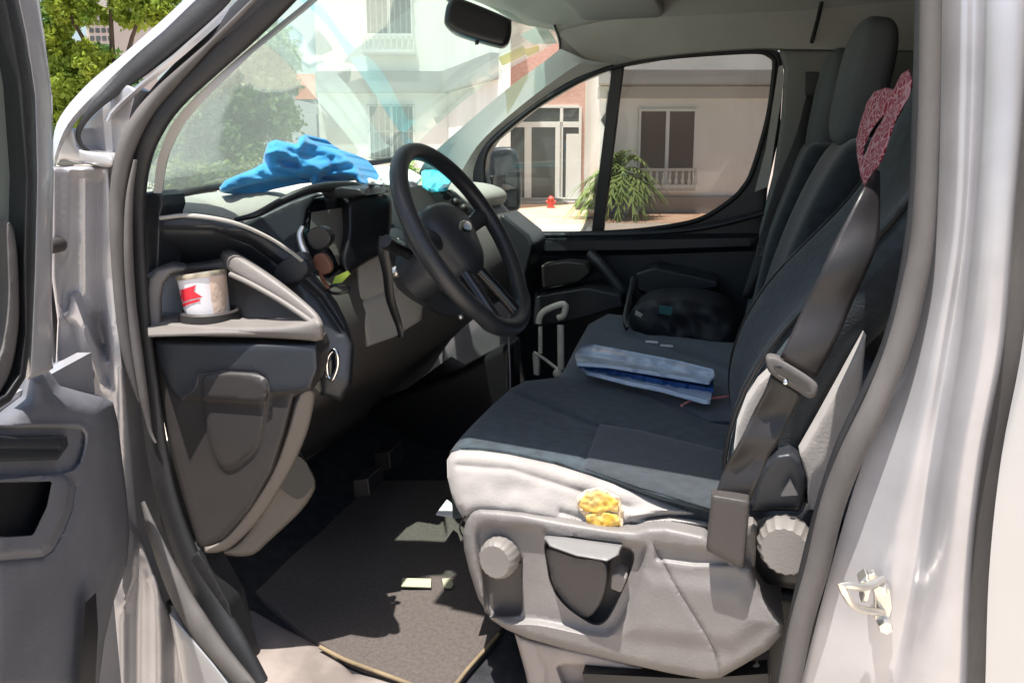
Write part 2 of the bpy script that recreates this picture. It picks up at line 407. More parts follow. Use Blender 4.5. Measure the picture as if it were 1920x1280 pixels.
def ext(r):
    a, b, c, d = r[0], r[1], r[-2], r[-1]
    return [(a[0] + (a[0] - b[0]) * .8, -235, a[2] + .03)] + r + [(d[0] + (d[0] - c[0]) * 1.0, d[1] + (d[1] - c[1]), d[2])]
B1, B2, B3, B3b, B4, B5, B6, B6i = [ext(r) for r in (B1, B2, B3, B3b, B4, B5, B6, B6i)]
pb = strip('rear_jamb', [B1, B2, B3, B3b, B4, B5, B6, B6i], M['paint'], None, n=60, sharp=75, sub=1)
B7i = [(a + 34, b, c) for a, b, c in B6i]; B7 = [(a + 38, b, c) for a, b, c in B6]
B8 = [(a + 60, b, -.06) for a, b, c in B6]; B9 = [(a + 500, b, -.062) for a, b, c in B6]
gp = strip('gap_strip', [B6i, [(a, b, c + .004) for a, b, c in B7i]], M['rubber_grey'], None)
sp = strip('side_panel', [B7i, B7, B8, B9], M['paint_sunlit'], None, n=40)
# front (A) pillar of the body
A_out = [(372, -40, .22), (345, 0, .2), (233, 100, .15), (160, 162, .1), (108, 228, .05), (98, 290, .02), (97, 330, .0)]
A_hi = [(405, -40, .19), (375, 0, .17), (258, 100, .12), (182, 172, .08), (128, 232, .035), (104, 290, .01), (100, 330, .0)]
A_b1 = [(418, -40, .2), (388, 0, .18), (268, 103, .13), (190, 180, .09), (136, 238, .05), (110, 292, .025), (104, 325, .01)]
# the ridge between the two rubber seals, and the flat below it
fp1 = strip('pillar_skin', [A_out, A_hi, A_b1], M['paint_sunlit'], None, n=30)
R1 = [(436, -40, .2), (428, 5, .18), (330, 98, .13), (250, 165, .1), (205, 208, .08), (196, 226, .075)]
R2 = [(470, -40, .19), (452, 5, .17), (352, 98, .12), (268, 166, .09), (216, 212, .07), (202, 230, .065)]
fp2 = strip('pillar_ridge', [R1, [(a + 6, b + 2, c - .018) for a, b, c in R1], R2], M['paint'], None, n=24)
tri = relief('pillar_web', [(134, 262), (150, 238), (196, 198), (238, 160), (256, 170), (240, 240), (214, 300), (150, 300)], mapY(.085), M['paint'], None, step=8, R=3, Rm=.002, skirt=(0, .03, 0))
lip = relief('pillar_lip', [(104, 292), (112, 262), (134, 240), (142, 252), (148, 276), (168, 284), (200, 288), (214, 300), (206, 314), (150, 306), (118, 300), (108, 312)], mapY(.045), M['paint_sunlit'], None, step=5, R=9, Rm=.008, smooth=True, skirt=(0, .05, 0))
jf = fit([(100, 310, .0), (215, 310, .07), (100, 900, -.03), (240, 900, .06)])
jamb = relief('front_jamb', [(97, 312), (206, 312), (215, 420), (222, 560), (236, 700), (250, 860), (262, 1000), (330, 1180), (420, 1320), (60, 1320), (60, 700), (104, 690), (108, 600), (97, 520)],
              mapY(lambda a, b: jf(a, b)), M['paint'], None, step=9, R=8, Rm=.008, skirt=(0, .05, 0),
              feats=[([(128, 318), (198, 318), (196, 500), (214, 700), (170, 640), (140, 560), (118, 640), (112, 560), (126, 480)], -.022, 16),
                     ([(106, 590), (150, 600), (200, 760), (226, 900), (110, 880)], -.02, 18), ([(168, 575), (190, 580), (214, 680), (216, 740), (190, 720)], -.012, 12),
                     ([(225, 930), (262, 1000), (260, 1090), (232, 1160), (215, 1100)], .015, 14)],
              hf=lambda a, b: .006 * math.sin(a * .09))
sill = relief('sill_panel', [(318, 1150), (330, 1160), (400, 1240), (470, 1330), (350, 1330)], mapY(.0), M['paint_sunlit'], None, step=10, R=8, Rm=.006, skirt=(0, .06, 0))
# unseen-from-here shells that close the cab: roof, far side, bulkhead, bonnet, rear body
def sheet(name, pts, m, th=.02): 
    return mesh(name, [Vector(p) for p in pts], [tuple(range(len(pts)))], m, None, solid=th, smooth=False)
rf = loft('roof', [[Vector((x, y, z)) for y, z in ((.06, 1.90), (.2, 1.955), (.5, 1.99), (.9, 2.0), (1.3, 1.99), (1.62, 1.955), (1.71, 1.90))] for x in (-.66, -.4, .2, 1.2, 2.6)], M['paint'], None, solid=.02)
rails = [tube('rail', [(-.62, .10, 1.88), (-.3, .09, 1.90), (.25, .085, 1.905), (1.2, .085, 1.905), (2.6, .08, 1.9)], .045, M['paint'], n=20, seg=8)]
fs_ = sheet('far_skin_rear', [(.62, 1.76, .35), (2.6, 1.76, .35), (2.6, 1.72, 1.93), (.62, 1.72, 1.93)], M['paint'])
fs2 = sheet('far_skin_low', [(-1.7, 1.78, .35), (.62, 1.78, .35), (.62, 1.78, 1.08), (-1.7, 1.78, 1.08)], M['paint'])
fs3 = sheet('far_fender', [(-2.1, 1.76, .35), (-1.1, 1.77, .35), (-1.1, 1.77, 1.28), (-2.1, 1.7, 1.15)], M['paint'])
nf = sheet('near_fender', [(-2.1, .04, .35), (-1.12, .03, .35), (-1.10, .04, 1.26), (-2.1, .1, 1.15)], M['paint'])
bon = loft('bonnet', [[Vector((x, y, z + .03 * math.sin(math.pi * (y - .05) / 1.7))) for y in (.05, .3, .9, 1.5, 1.75)] for x, z in ((-1.42, 1.27), (-1.7, 1.22), (-2.0, 1.12), (-2.12, 1.0), (-2.15, .4))], M['paint'], None, solid=.015)
side_w = sheet('near_side', [(.42, -.045, .35), (2.6, -.045, .35), (2.6, -.01, 1.93), (.42, -.01, 1.93)], M['paint_sunlit'])
under = sheet('underbody', [(-2.1, .03, .35), (2.6, .03, .35), (2.6, 1.76, .35), (-2.1, 1.76, .35)], M['black'])
back = sheet('rear_wall', [(2.6, -.06, .35), (2.6, 1.76, .35), (2.6, 1.72, 1.98), (2.6, .1, 1.98)], M['paint'])
body = join('body_shell', [pb, sp, fp1, fp2, tri, lip, jamb, sill, rf, rails[0], fs_, fs2, fs3, nf, bon, under, back, side_w], van)
join('shut_gap', [gp], body)
# door seals
sealp = [(560, -60, .19), (508, -5, .175), (425, 75, .16), (330, 165, .125), (283, 225, .10), (255, 290, .09), (247, 370, .085), (252, 470, .08), (262, 600, .075), (278, 720, .07), (296, 850, .065), (318, 950, .06), (350, 1040, .055), (400, 1140, .05), (455, 1240, .04), (500, 1330, .03)]
tube('door_seal', L3(sealp), [.034, .034, .030, .030, .022, .020, .020, .021, .024, .028, .030], M['rubber'], body, n=90, seg=14, flat=.5)
tube('door_seal', L3([(540, -60, .16), (483, -5, .15), (400, 78, .135), (305, 172, .10), (262, 225, .075), (233, 290, .06), (222, 370, .055), (221, 430, .05), (225, 520, .05), (233, 620, .045), (245, 690, .045), (262, 752, .05)]), [.003, .004, .005, .010, .013, .013, .012, .011, .009, .003], M['rubber_grey'], body, n=70, seg=10)  # sunlit look of the black rubber put into the grey
tube('door_seal', L3([(254, 300, .06), (243, 370, .055), (241, 470, .05), (248, 580, .05), (262, 690, .05), (280, 800, .05), (292, 830, .05)]), [.003, .006, .007, .007, .008, .007, .002], M['rubber_grey'], body, n=50, seg=8)
tube('door_seal', L3([(268, 940, .035), (292, 1010, .025), (322, 1080, .02), (358, 1150, .015), (405, 1215, .01), (470, 1290, .0)]), [.004, .012, .018, .022, .018, .014], M['rubber_grey'], body, n=40, seg=10, flat=.6)
tube('door_seal', L3([(462, -60, .185), (418, -10, .18), (308, 88, .13), (226, 158, .09), (172, 208, .06), (148, 245, .05), (150, 268, .05), (166, 282, .055)]), [.026, .025, .023, .020, .017, .011, .006, .003], M['rubber'], body, n=60, seg=10, flat=.6)
tube('door_seal', L3([(1746, -60, .04), (1742, 200, .03), (1731, 427, .02), (1713, 540, .015), (1688, 640, .01), (1650, 740, .005), (1596, 854, .0), (1560, 950, .0), (1532, 1067, .0), (1500, 1180, .0), (1474, 1320, .0)]), [.011, .011, .011, .0125, .013, .014, .0135, .013, .013], M['rubber_grey'], body, n=70, seg=12)
tube('door_seal', L3([(1727, -60, .055), (1721, 200, .05), (1709, 427, .04), (1664, 640, .03), (1568, 854, .02), (1508, 1067, .02), (1455, 1320, .02)]), .006, M['rubber'], body, n=60, seg=8)
# textured strip of the pillar and striker
yS = -.03
st = [tube('loop', [PY(1655, 1085, yS), PY(1620, 1100, yS - .045), PY(1578, 1095, yS - .07), PY(1583, 1108, yS - .07), PY(1605, 1138, yS - .05), PY(1655, 1148, yS)], .0042, M['metal'], n=30, seg=8),
      prism('plate', [(1626, 1078), (1640, 1075), (1652, 1092), (1670, 1105), (1674, 1140), (1664, 1172), (1652, 1180), (1640, 1160), (1640, 1120)], yS, .012, M['metal'], bevel=.002),
      lathe('bolt', [(0, .01), (.007, .01), (.009, .004), (.009, 0)], PY(1648, 1100, yS), (0, -1, 0), M['metal'], n=6),
      lathe('bolt', [(0, .01), (.007, .01), (.009, .004), (.009, 0)], PY(1658, 1168, yS), (0, -1, 0), M['metal'], n=6),
      prism('tongue', [(1610, 1092), (1626, 1080), (1634, 1100), (1628, 1128), (1614, 1132), (1620, 1112)], yS - .03, .02, M['metal'], bevel=.002)]
join('door_striker', st, body)
lathe('hinge', [(0, .03), (.008, .03), (.012, .022), (.012, 0)], PY(112, 458, -.0), (.3, -1, 0), M['plastic_dk'], body, n=16)

# ---- the open near door
dd = Vector((.34, -.94, 0)).normalized(); dn = Vector((.94, .34, 0)); do_ = Vector((-.86, -.03, 1))
driver_door = part('driver_door')
mD = mapP(do_, dn)
relief('door_card', [(-40, 790), (0, 772), (40, 742), (50, 700), (84, 684), (96, 700), (112, 722), (150, 732), (192, 742), (212, 754), (221, 790), (228, 850), (238, 930), (243, 1000), (238, 1060), (212, 1130), (196, 1200), (180, 1320), (-40, 1320)],
       mD, M['door'], driver_door, step=7, R=46, Rm=.05, skirt=(-.05, -.0, 0),
       lines=[([(-40, 795), (145, 795), (158, 800), (166, 812), (166, 830), (160, 855), (150, 880)], .003, 4), ([(-40, 1054), (80, 1044), (98, 1032), (118, 996), (134, 955), (140, 910), (136, 896)], -.003, 3)],
       feats=[([(-60, 800), (140, 800), (152, 803), (159, 812), (160, 828), (156, 850), (149, 870), (138, 882), (120, 888), (-60, 905)], -.006, 4), ([(-60, 890), (108, 888), (122, 891), (130, 899), (132, 912), (126, 955), (112, 990), (94, 1024), (78, 1036), (-60, 1048)], .005, 5),
              ([(-60, 903), (98, 901), (88, 950), (62, 1004), (-60, 1012)], -.06, 5)])
relief('window_switch', [(-40, 818), (126, 818), (128, 835), (108, 862), (-40, 866)], lambda a, b, h: mD(a, b, h + .004), M['charcoal'], driver_door, step=6, R=8, Rm=.004, skirt=(-.01, 0, 0), lines=[([(-40, 842), (110, 842)], -.003, 4)])
relief('pull_cup', [(-60, 903), (96, 903), (86, 950), (60, 1002), (-60, 1010)], lambda a, b, h: mD(a, b, h - .012), M['black'], driver_door, step=8)
relief('door_pocket', [(160, 1130), (180, 1110), (184, 1180), (176, 1330), (150, 1330)], lambda a, b, h: mD(a, b, h + .016), M['black'], driver_door, step=8)
fr_ = relief('window_frame', [(22, -40), (68, -40), (84, 70), (98, 180), (101, 320), (98, 500), (97, 600), (100, 690), (84, 700), (52, 712), (56, 640), (62, 500), (66, 330), (62, 180), (46, 70)], mapP(do_ + dn * .02, dn), M['paint'], driver_door, step=7, R=8, Rm=.008, skirt=(-.04, 0, 0))
fs0 = relief('frame_seal', [(-4, -40), (24, -40), (48, 70), (64, 180), (68, 330), (64, 500), (58, 640), (48, 708), (20, 752), (-40, 790), (-40, 765), (8, 738), (34, 700), (44, 620), (42, 500), (46, 330), (34, 160), (16, 60)], mapP(do_ + dn * .03, dn), M['rubber'], driver_door, step=7, R=8, Rm=.008, skirt=(-.03, 0, 0))
relief('frame_seal', [(12, 420), (28, 440), (36, 520), (36, 610), (22, 690), (0, 736), (-30, 755), (-30, 700), (0, 660), (14, 560)], mapP(do_ + dn * .022, dn), M['rubber_grey'], driver_door, step=7, R=6, Rm=.006, skirt=(-.02, 0, 0), smooth=True)
relief('window_pane', [(-60, -60), (0, -60), (30, 60), (50, 330), (48, 640), (10, 745), (-60, 785)], mapP(do_ - dn * .0, dn), M['doorglass'], driver_door, step=30, solid=.004)
sheet_ = [Vector(do_ + dd * s + Vector((0, 0, z)) - dn * .06) for s, z in ((.02, -.6), (1.02, -.6), (1.02, .2), (.02, .2))]
o = mesh('outer_skin', sheet_, [(0, 1, 2, 3)], M['paint'], driver_door, smooth=False, solid=.02)
# latch side of the card, far beyond the picture's edge: card continues
o = mesh('card_rear', [Vector(do_ + dd * s + Vector((0, 0, z)) - dn * .02) for s, z in ((.33, -.55), (1.0, -.55), (1.0, .17), (.33, .17))], [(0, 1, 2, 3)], M['door'], driver_door, smooth=False, solid=.03)
# pull-to handle end
hh = [(84, 700), (92, 684), (118, 676), (138, 676), (150, 690), (158, 708), (150, 726), (124, 722), (100, 714)]
relief('grab_handle', hh, mapY(-.045), M['door'], driver_door, step=5, R=20, Rm=.02, smooth=True, skirt=(0, .02, 0))
blob('handle_hole', PY(155, 694, -.04), (.008, .012, .018), M['black'], driver_door, n=10)

# ---- trim inside: front pillars, headliner, roof rails, visors
T1 = [(640, -60, .22), (578, 0, .21), (505, 60, .19), (405, 145, .15), (330, 222, .13), (298, 290, .12), (290, 340, .12), (288, 362, .12)]
T2 = [(650, -60, .20), (592, 0, .20), (520, 58, .18), (422, 150, .15), (352, 225, .14), (316, 290, .135), (306, 340, .135), (304, 362, .135)]
T3 = [(656, -60, .25), (597, 0, .24), (530, 55, .23), (436, 132, .21), (364, 208, .20), (324, 274, .19), (310, 325, .19), (306, 362, .19)]
relief('pillar_foot', [(258, 362), (290, 358), (306, 366), (309, 385), (304, 400), (302, 440), (299, 512), (262, 540)], mapY(.125), M['charcoal'], van, step=6, R=8, Rm=.01, skirt=(0, .05, 0))
strip('pillar_trim', [T1, T2, T3, [(a, b, c + .06) for a, b, c in T3]], M['trim'], van, n=40)
W1 = [(785, 325, 1.62), (800, 300, 1.62), (850, 253, 1.60), (950, 168, 1.58), (1020, 116, 1.56), (1050, 92, 1.53)]
W1b = [(795, 335, 1.66), (815, 312, 1.64), (862, 262, 1.60), (960, 178, 1.57), (1030, 125, 1.54), (1066, 98, 1.50)]
W2 = [(850, 350, 1.60), (866, 320, 1.59), (905, 262, 1.57), (985, 192, 1.55), (1055, 140, 1.53), (1098, 112, 1.51)]
W3 = [(890, 360, 1.62), (888, 318, 1.62), (915, 264, 1.62), (992, 202, 1.61), (1072, 150, 1.60), (1150, 120, 1.60)]
strip('pillar_trim', [W1, W1b, W2, W3], M['trim'], van, n=40)
# ceiling: one cloth sheet from the windscreen header to the bulkhead, turned down over the far rail
def zc(x, y): return 1.955 - .10 * max(0, (y - 1.15) / .45) ** 2 - .05 * max(0, (.45 - y) / .3) ** 2 - .03 * max(0, (-.35 - x) / .3) ** 2
hd = []
for i in range(26):
    t = i / 25; row = []
    for j in range(30):
        y = .17 + (1.60 - .17) * j / 29
        x0 = -.66 - .10 * math.sin(math.pi * min(1, (y - .1) / 1.5)) * (.2 + .8 * sst(np.array((y - .6) / .5)).item()) + (.22 * max(0, (y - 1.38) / .22) ** 2)
        x = x0 + (.62 - x0) * t; row.append(Vector((x, y, zc(x, y))))
    hd.append(row)
loft('headliner', hd, M['liner'], van, solid=.012)
railp = [(1150, 120, 1.60), (1200, 110, 1.60), (1280, 100, 1.60), (1380, 92, 1.60), (1440, 90, 1.60), (1480, 92, 1.60), (1720, 95, 1.60)]
up_ = [(1040, 60, 1.50), (1130, 40, 1.50), (1230, 25, 1.49), (1350, 15, 1.48), (1440, 10, 1.48), (1520, 5, 1.48), (1740, 0, 1.48)]
mid = [(1098, 110, 1.53), (1170, 80, 1.56), (1260, 62, 1.56), (1370, 52, 1.56), (1440, 50, 1.56), (1500, 48, 1.56), (1730, 48, 1.56)]
strip('roof_rail_trim', [up_, mid, railp, [(a, b + 4, c + .05) for a, b, c in railp]], M['liner'], van, n=50)
tube('headliner_seam', L3([(1545, -20, 1.44), (1535, 30, 1.50), (1522, 80, 1.575)]), .006, M['rubber'], van, n=12, seg=6)
relief('sun_visor', [(1010, -70), (1000, -30), (1060, 8), (1132, 78), (1150, 80), (1236, 42), (1244, 20), (1225, -10), (1200, -70)], mapZ(lambda a, b: 1.885), mat('visor_vinyl', (.27, .26, .24), .8, bump=.3, bscale=350), van, step=9, R=10, Rm=-.006, skirt=(0, 0, .02))
blob('visor_clip', PZ(1137, 80, 1.88), (.008, .006, .014), M['black'], van, n=8)
relief('header_corner', [(950, -40), (1000, 16), (1022, 34), (1042, 62), (1050, 92), (1066, 114), (1100, 124), (1160, 124), (1200, 104), (1225, 60), (1190, 0), (1120, -50)], mapY(fit([(1050, 92, 1.57), (950, -40, 1.30), (1200, 60, 1.60), (1150, 118, 1.62)])), M['liner'], van, step=8, R=10, Rm=.01, skirt=(0, .05, .03))
# ---- windscreen
ws = []
for i in range(14):
    t = i / 13; y = .16 + 1.46 * t; bow = max(0.0, math.sin(math.pi * t))
    sw_ = sst(np.array((t - .3) / .4)).item(); bot = Vector((-1.06 - .32 * bow ** .8 - .12 * t, y, 1.37 + .085 * t ** 3)); top = Vector((-.62 - .13 * bow ** .8 * (.3 + .7 * sw_) + .06 * t, y, 1.865 + .085 * bow))
    ws.append([bot.lerp(top, k / 10) + Vector((-.03, 0, .03)) * math.sin(math.pi * k / 10) for k in range(11)])
ws = [list(r) for r in ws]
wso = loft('windscreen', ws, M['windscreen'], van, solid=.005)
tube('windscreen_seal', [r[0] + Vector((.012, 0, .0)) for r in ws], .010, M['rubber'], wso, seg=8)
tube('windscreen_seal', L3([(1050, 95, 1.55), (1049, 75, 1.52), (1040, 48, 1.47)]), .004, M['rubber'], wso, n=10, seg=6)
def ws_at(px, py, off=.006):
    best = None; d = ray(px, py)
    for r in range(len(ws) - 1):
        for k in range(10):
            a, b, c = ws[r][k], ws[r + 1][k], ws[r][k + 1]; n = (b - a).cross(c - a)
            den = d.dot(n)
            if abs(den) < 1e-9: continue
            s = (a - CAM).dot(n) / den; p = CAM + d * s; u = (p - a)
            uu = u.dot(b - a) / (b - a).length_squared; vv = u.dot(c - a) / (c - a).length_squared
            e = max(0, -uu, uu - 1) + max(0, -vv, vv - 1)
            if best is None or e < best[0]: best = (e, p - d * off)
    return best[1]
def sticker(name, pts, m): 
    c = [ws_at(x, y) for x, y in pts]; mesh(name, c, [tuple(range(len(c)))], m, wso, smooth=False)
sticker('sticker', [(934, 108), (980, 88), (986, 92), (1010, 86), (1012, 96), (990, 106), (986, 102), (942, 124)], glassmat('yellow_sticker', (.75, .62, .15), .25, .1))
sticker('sticker', [(975, 66), (1020, 44), (1040, 72), (1045, 82), (1000, 84)], glassmat('pale_sticker', (.55, .75, .72), .3, .1))
# ---- mirror inside
mrr = part('rear_view_mirror')
mc = PY(897, 43, .85)
relief('mirror_body', [(833, 38), (838, 10), (850, -2), (870, 0), (950, 33), (959, 44), (957, 72), (948, 86), (930, 86), (860, 66), (836, 48)], mapY(fit([(835, 30, .80), (958, 60, .87), (897, 0, .84)])), M['black'], mrr, step=5, R=12, Rm=.012, smooth=True, skirt=(-.012, .035, 0))
tube('mirror_lever', [PY(894, 70, .845), PY(894, 84, .845)], .005, M['black'], mrr, seg=8)
tube('mirror_stalk', [PY(868, 20, .88), PY(852, 0, .9), PY(828, -30, .93)], [.012, .016, .022], M['black'], mrr, n=10)

# ---- far door
fd = part('passenger_door')
win = [(998, 437), (945, 398), (915, 362), (906, 322), (910, 290), (928, 262), (1000, 203), (1080, 155), (1150, 126), (1250, 108), (1380, 98), (1430, 98), (1450, 110), (1452, 130), (1440, 220), (1412, 318), (1395, 350), (1370, 376), (1310, 412), (1222, 429), (1112, 437)]
card = [(880, 330), (892, 285), (915, 252), (990, 190), (1075, 140), (1150, 112), (1260, 95), (1390, 86), (1450, 88), (1468, 104), (1468, 150), (1462, 250), (1440, 350), (1430, 430), (1420, 560), (1420, 700), (1380, 800), (1000, 800), (960, 600), (975, 500), (985, 445), (950, 425), (900, 380)]
gw = [(912, 430)]
relief('door_card', card, mapY(1.66), M['charcoal'], fd, step=9, R=8, Rm=.008, holes=[win], skirt=(0, .06, 0),
       feats=[([(1000, 443), (1430, 436), (1430, 470), (1200, 478), (1000, 480)], .05, 10), ([(1010, 490), (1095, 490), (1115, 510), (1095, 535), (1010, 545)], -.03, 10), ([(1035, 502), (1090, 498), (1098, 515), (1040, 530)], .03, 8),
              ([(1190, 510), (1340, 520), (1345, 540), (1240, 562), (1195, 548)], .08, 8)])
prism('armrest', [(1190, 512), (1230, 500), (1345, 526), (1348, 540), (1236, 562), (1196, 545)], 1.52, .13, M['charcoal'], fd, bevel=.01)
tube('grab_handle', L3([(1108, 478, 1.60), (1130, 500, 1.56), (1165, 545, 1.54), (1190, 590, 1.56), (1180, 620, 1.6)]), .022, M['charcoal'], fd, n=20, seg=10)
tube('window_seal', L3([(a, b, 1.645) for a, b in win]), .008, M['rubber'], fd, n=120, seg=8, closed=True)
dv = [(1148, 118), (1170, 112), (1130, 440), (1108, 442)]
prism('window_divider', dv, 1.665, .03, M['black'], fd, bevel=.003)
relief('window_pane', [(900, 445), (895, 300), (920, 255), (1000, 195), (1080, 148), (1160, 118), (1118, 445)], mapY(1.685), M['pane'], fd, step=60, solid=.004)
relief('window_pane', [(1162, 118), (1250, 104), (1450, 92), (1462, 110), (1440, 240), (1400, 370), (1300, 425), (1120, 440)], mapY(1.70), M['tinted'], fd, step=60, solid=.004)
tube('beltline_trim', L3([(985, 442, 1.63), (1110, 440, 1.60), (1230, 436, 1.60), (1330, 425, 1.61), (1432, 400, 1.62)]), .009, M['charcoal'], fd, n=30, seg=8)
prism('door_pull', [(1000, 556), (1100, 540), (1165, 552), (1168, 576), (1060, 606), (1000, 612)], 1.45, .2, M['charcoal'], fd, bevel=.008)
# outside mirror on it
mi = empty('wing_mirror', fd, (-.8, 1.9, 1.3))
relief('mirror_housing', [(914, 300), (918, 282), (940, 276), (962, 278), (974, 300), (978, 360), (974, 392), (950, 398), (925, 390), (914, 350)], mapY(1.95), M['charcoal'], mi, step=6, R=8, Rm=.02, smooth=True, skirt=(-.05, .10, 0))
relief('mirror_glass', [(926, 296), (958, 290), (968, 310), (970, 352), (930, 356)], mapY(1.925), mat('mirror_glass', (.10, .115, .12), .15, .3), mi, step=6)
relief('mirror_glass', [(930, 362), (970, 358), (968, 388), (930, 386)], mapY(1.925), mat('lower_mirror_glass', (.05, .06, .065), .15, .3), mi, step=6)
prism('mirror_arm', [(912, 330), (925, 330), (925, 372), (912, 372)], 1.78, .18, M['black'], mi)
# far B-pillar trim with its belt
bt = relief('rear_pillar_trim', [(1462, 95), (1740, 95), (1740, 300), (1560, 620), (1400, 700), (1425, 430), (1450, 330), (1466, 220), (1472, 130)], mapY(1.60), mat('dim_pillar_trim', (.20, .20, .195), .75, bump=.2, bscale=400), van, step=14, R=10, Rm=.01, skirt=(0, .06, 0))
relief('pillar_edge', [(1460, 125), (1468, 122), (1470, 150), (1440, 350), (1415, 360), (1436, 280)], mapY(1.63), M['trim'], bt, step=7, skirt=(0, .02, 0))
prism('vent_slot', [(1510, 135), (1535, 135), (1535, 180), (1510, 180)], 1.59, .02, M['charcoal'], bt, bevel=.003)

# ================================================================== DASHBOARD
dash = part('dashboard')
# top pad (a real slab rising towards the windscreen), its rear edge rolled down
rows = []
for j in range(34):
    y = .13 + 1.47 * j / 33; t = (y - .13) / 1.47
    bow = max(0.0, math.sin(math.pi * t))
    xf = -1.05 - .30 * bow ** .8 - .04 * t; hood = math.exp(-((y - .42) / .17) ** 2)
    xr = -.985 + .115 * hood + .20 * sst(np.array((t - .33) / .35)).item()
    prof = [(xf, 1.365), (xf * .7 + xr * .3, 1.385 + .01 * hood), (xf * .35 + xr * .65, 1.385 + .028 * hood), (xr - .04, 1.375 + .035 * hood), (xr, 1.355 + .03 * hood), (xr + .012, 1.33 + .03 * hood), (xr - .01, 1.30)]
    rows.append([Vector((x, y, z - .01 * t)) for x, z in prof])
loft('top_pad', rows, M['dash'], dash, sub=1, solid=.012, soff=-1)
# main bulk under it (towards the driver): centre stack, lower panels
def slab(name, pts, Y, m, d, p=dash, **k):
    return relief(name, pts, mapY(Y), m, p, skirt=(-.72 * d, .74 * d, 0), **k)
bulk = []
for y, dx in ((.30, .0), (.6, .0), (.75, .02), (.95, .07), (1.15, .05), (1.5, .04), (1.6, .04)):
    bulk.append([Vector((x + dx, y, z)) for x, z in ((-.90, 1.33), (-.83, 1.29), (-.76, 1.20), (-.74, 1.10), (-.78, 1.0), (-.90, .92), (-1.05, .80), (-1.12, .66))])
loft('lower_panel', bulk, mat('lower_dash_plastic', (.12, .108, .102), .6, bump=.25, bscale=500, var=.1, vscale=6), dash, sub=1, solid=.01)
# pale centre stack catching the sun
slab('centre_stack', [(668, 478), (735, 450), (790, 440), (800, 520), (790, 600), (740, 632), (688, 650), (672, 560)], fit([(670, 480, .50), (790, 450, .64), (690, 650, .47)]), M['dash'], .3, step=8, R=8, Rm=.008, lines=[([(672, 566), (740, 540), (800, 520)], -.004, 3)])
slab('stack_top', [(722, 350), (760, 344), (806, 350), (836, 420), (810, 480), (728, 500), (720, 440)], .78, M['dash'], .1, step=9, R=10, Rm=.012)
# instrument binnacle
tube('hood_rim', L3([(440, 412, .26), (480, 402, .28), (530, 376, .33), (580, 356, .38), (625, 350, .44), (670, 352, .50), (686, 362, .54)]), [.004, .007, .008, .009, .011, .012, .008], M['black'], dash, n=40, seg=8)
slab('binnacle_side', [(455, 425), (490, 404), (540, 380), (590, 362), (612, 366), (590, 372), (575, 395), (568, 440), (566, 500), (540, 470), (500, 440)], fit([(455, 425, .28), (600, 365, .42), (560, 500, .34)]), M['charcoal'], .05, step=7, R=6, Rm=.006)
slab('instrument_cluster', [(575, 392), (588, 374), (620, 368), (655, 372), (650, 440), (640, 500), (612, 530), (590, 528), (572, 480), (568, 440)], fit([(575, 392, .40), (650, 380, .52), (600, 528, .38)]), M['gloss'], .05, step=7, R=4, Rm=.004)
relief('cluster_reflection_patch', [(584, 398), (652, 388), (650, 430), (644, 470), (636, 498), (622, 470), (606, 452), (580, 440)], mapY(lambda a, b: fit([(575, 392, .40), (650, 380, .52), (600, 528, .38)])(a, b) - .004), mat('cluster_reflection', (.16, .15, .135), .3), dash, step=8)  # beige reflection on the cluster glass, painted as a plain patch
slab('screen_hood', [(652, 380), (672, 362), (705, 361), (727, 367), (735, 385), (732, 430), (722, 470), (690, 490), (668, 505), (652, 520), (640, 490), (650, 440)], fit([(652, 380, .46), (735, 385, .56), (660, 510, .44)]), M['black'], .06, step=6, R=10, Rm=.015, smooth=True)
relief('hood_cap', [(600, 358), (640, 350), (675, 354), (688, 366), (660, 372), (610, 372)], mapY(.43), M['black'], dash, step=5, R=4, Rm=.004, skirt=(0, .1, 0))
# dark outboard pod with the vent, and its long curved lip
slab('vent_pod', [(296, 408), (340, 404), (400, 410), (450, 422), (500, 444), (545, 474), (592, 516), (632, 566), (652, 606), (664, 650), (660, 720), (640, 752), (600, 740), (590, 650), (560, 600), (480, 520), (430, 480), (420, 505), (298, 510)],
     lambda a, b: .115 + .00047 * (a - 300) + .085 * max(0, min(1, (b - 430) / 70)) * max(0, min(1, (560 - a) / 130)) - .05 * max(0, min(1, (b - 560) / 150)), M['charcoal'], .12, step=7, R=10, Rm=.02,
     lines=[([(300, 430), (400, 432), (470, 458), (540, 508), (600, 560), (640, 620)], -.006, 4), ([(300, 424), (400, 424), (474, 448), (548, 498), (606, 550), (646, 612)], .004, 4)])
tube('pod_lip', L3([(300, 409, .105), (350, 404, .12), (405, 410, .14), (452, 422, .16), (505, 446, .19), (548, 474, .215), (575, 496, .235)]), .0035, M['dash'], dash, n=40, seg=6)
0 and slab('vent_frame', [(300, 452), (380, 452), (432, 470), (424, 498), (300, 504)], .15, M['black'], .03, step=8, R=6, Rm=.006)
for k_, (a, b, c, d_) in enumerate(((610, 640, 640, 720),)):
    ry = .185
    tube('light_switch', L3([(626, 655, ry), (633, 668, ry), (632, 690, ry), (622, 712, ry), (614, 700, ry), (614, 672, ry)]), .0035, M['chrome'], dash, n=30, seg=8, closed=True)
    blob('switch_knob', PY(622, 684, ry + .01), (.008, .012, .03), M['gloss'], dash, n=10)
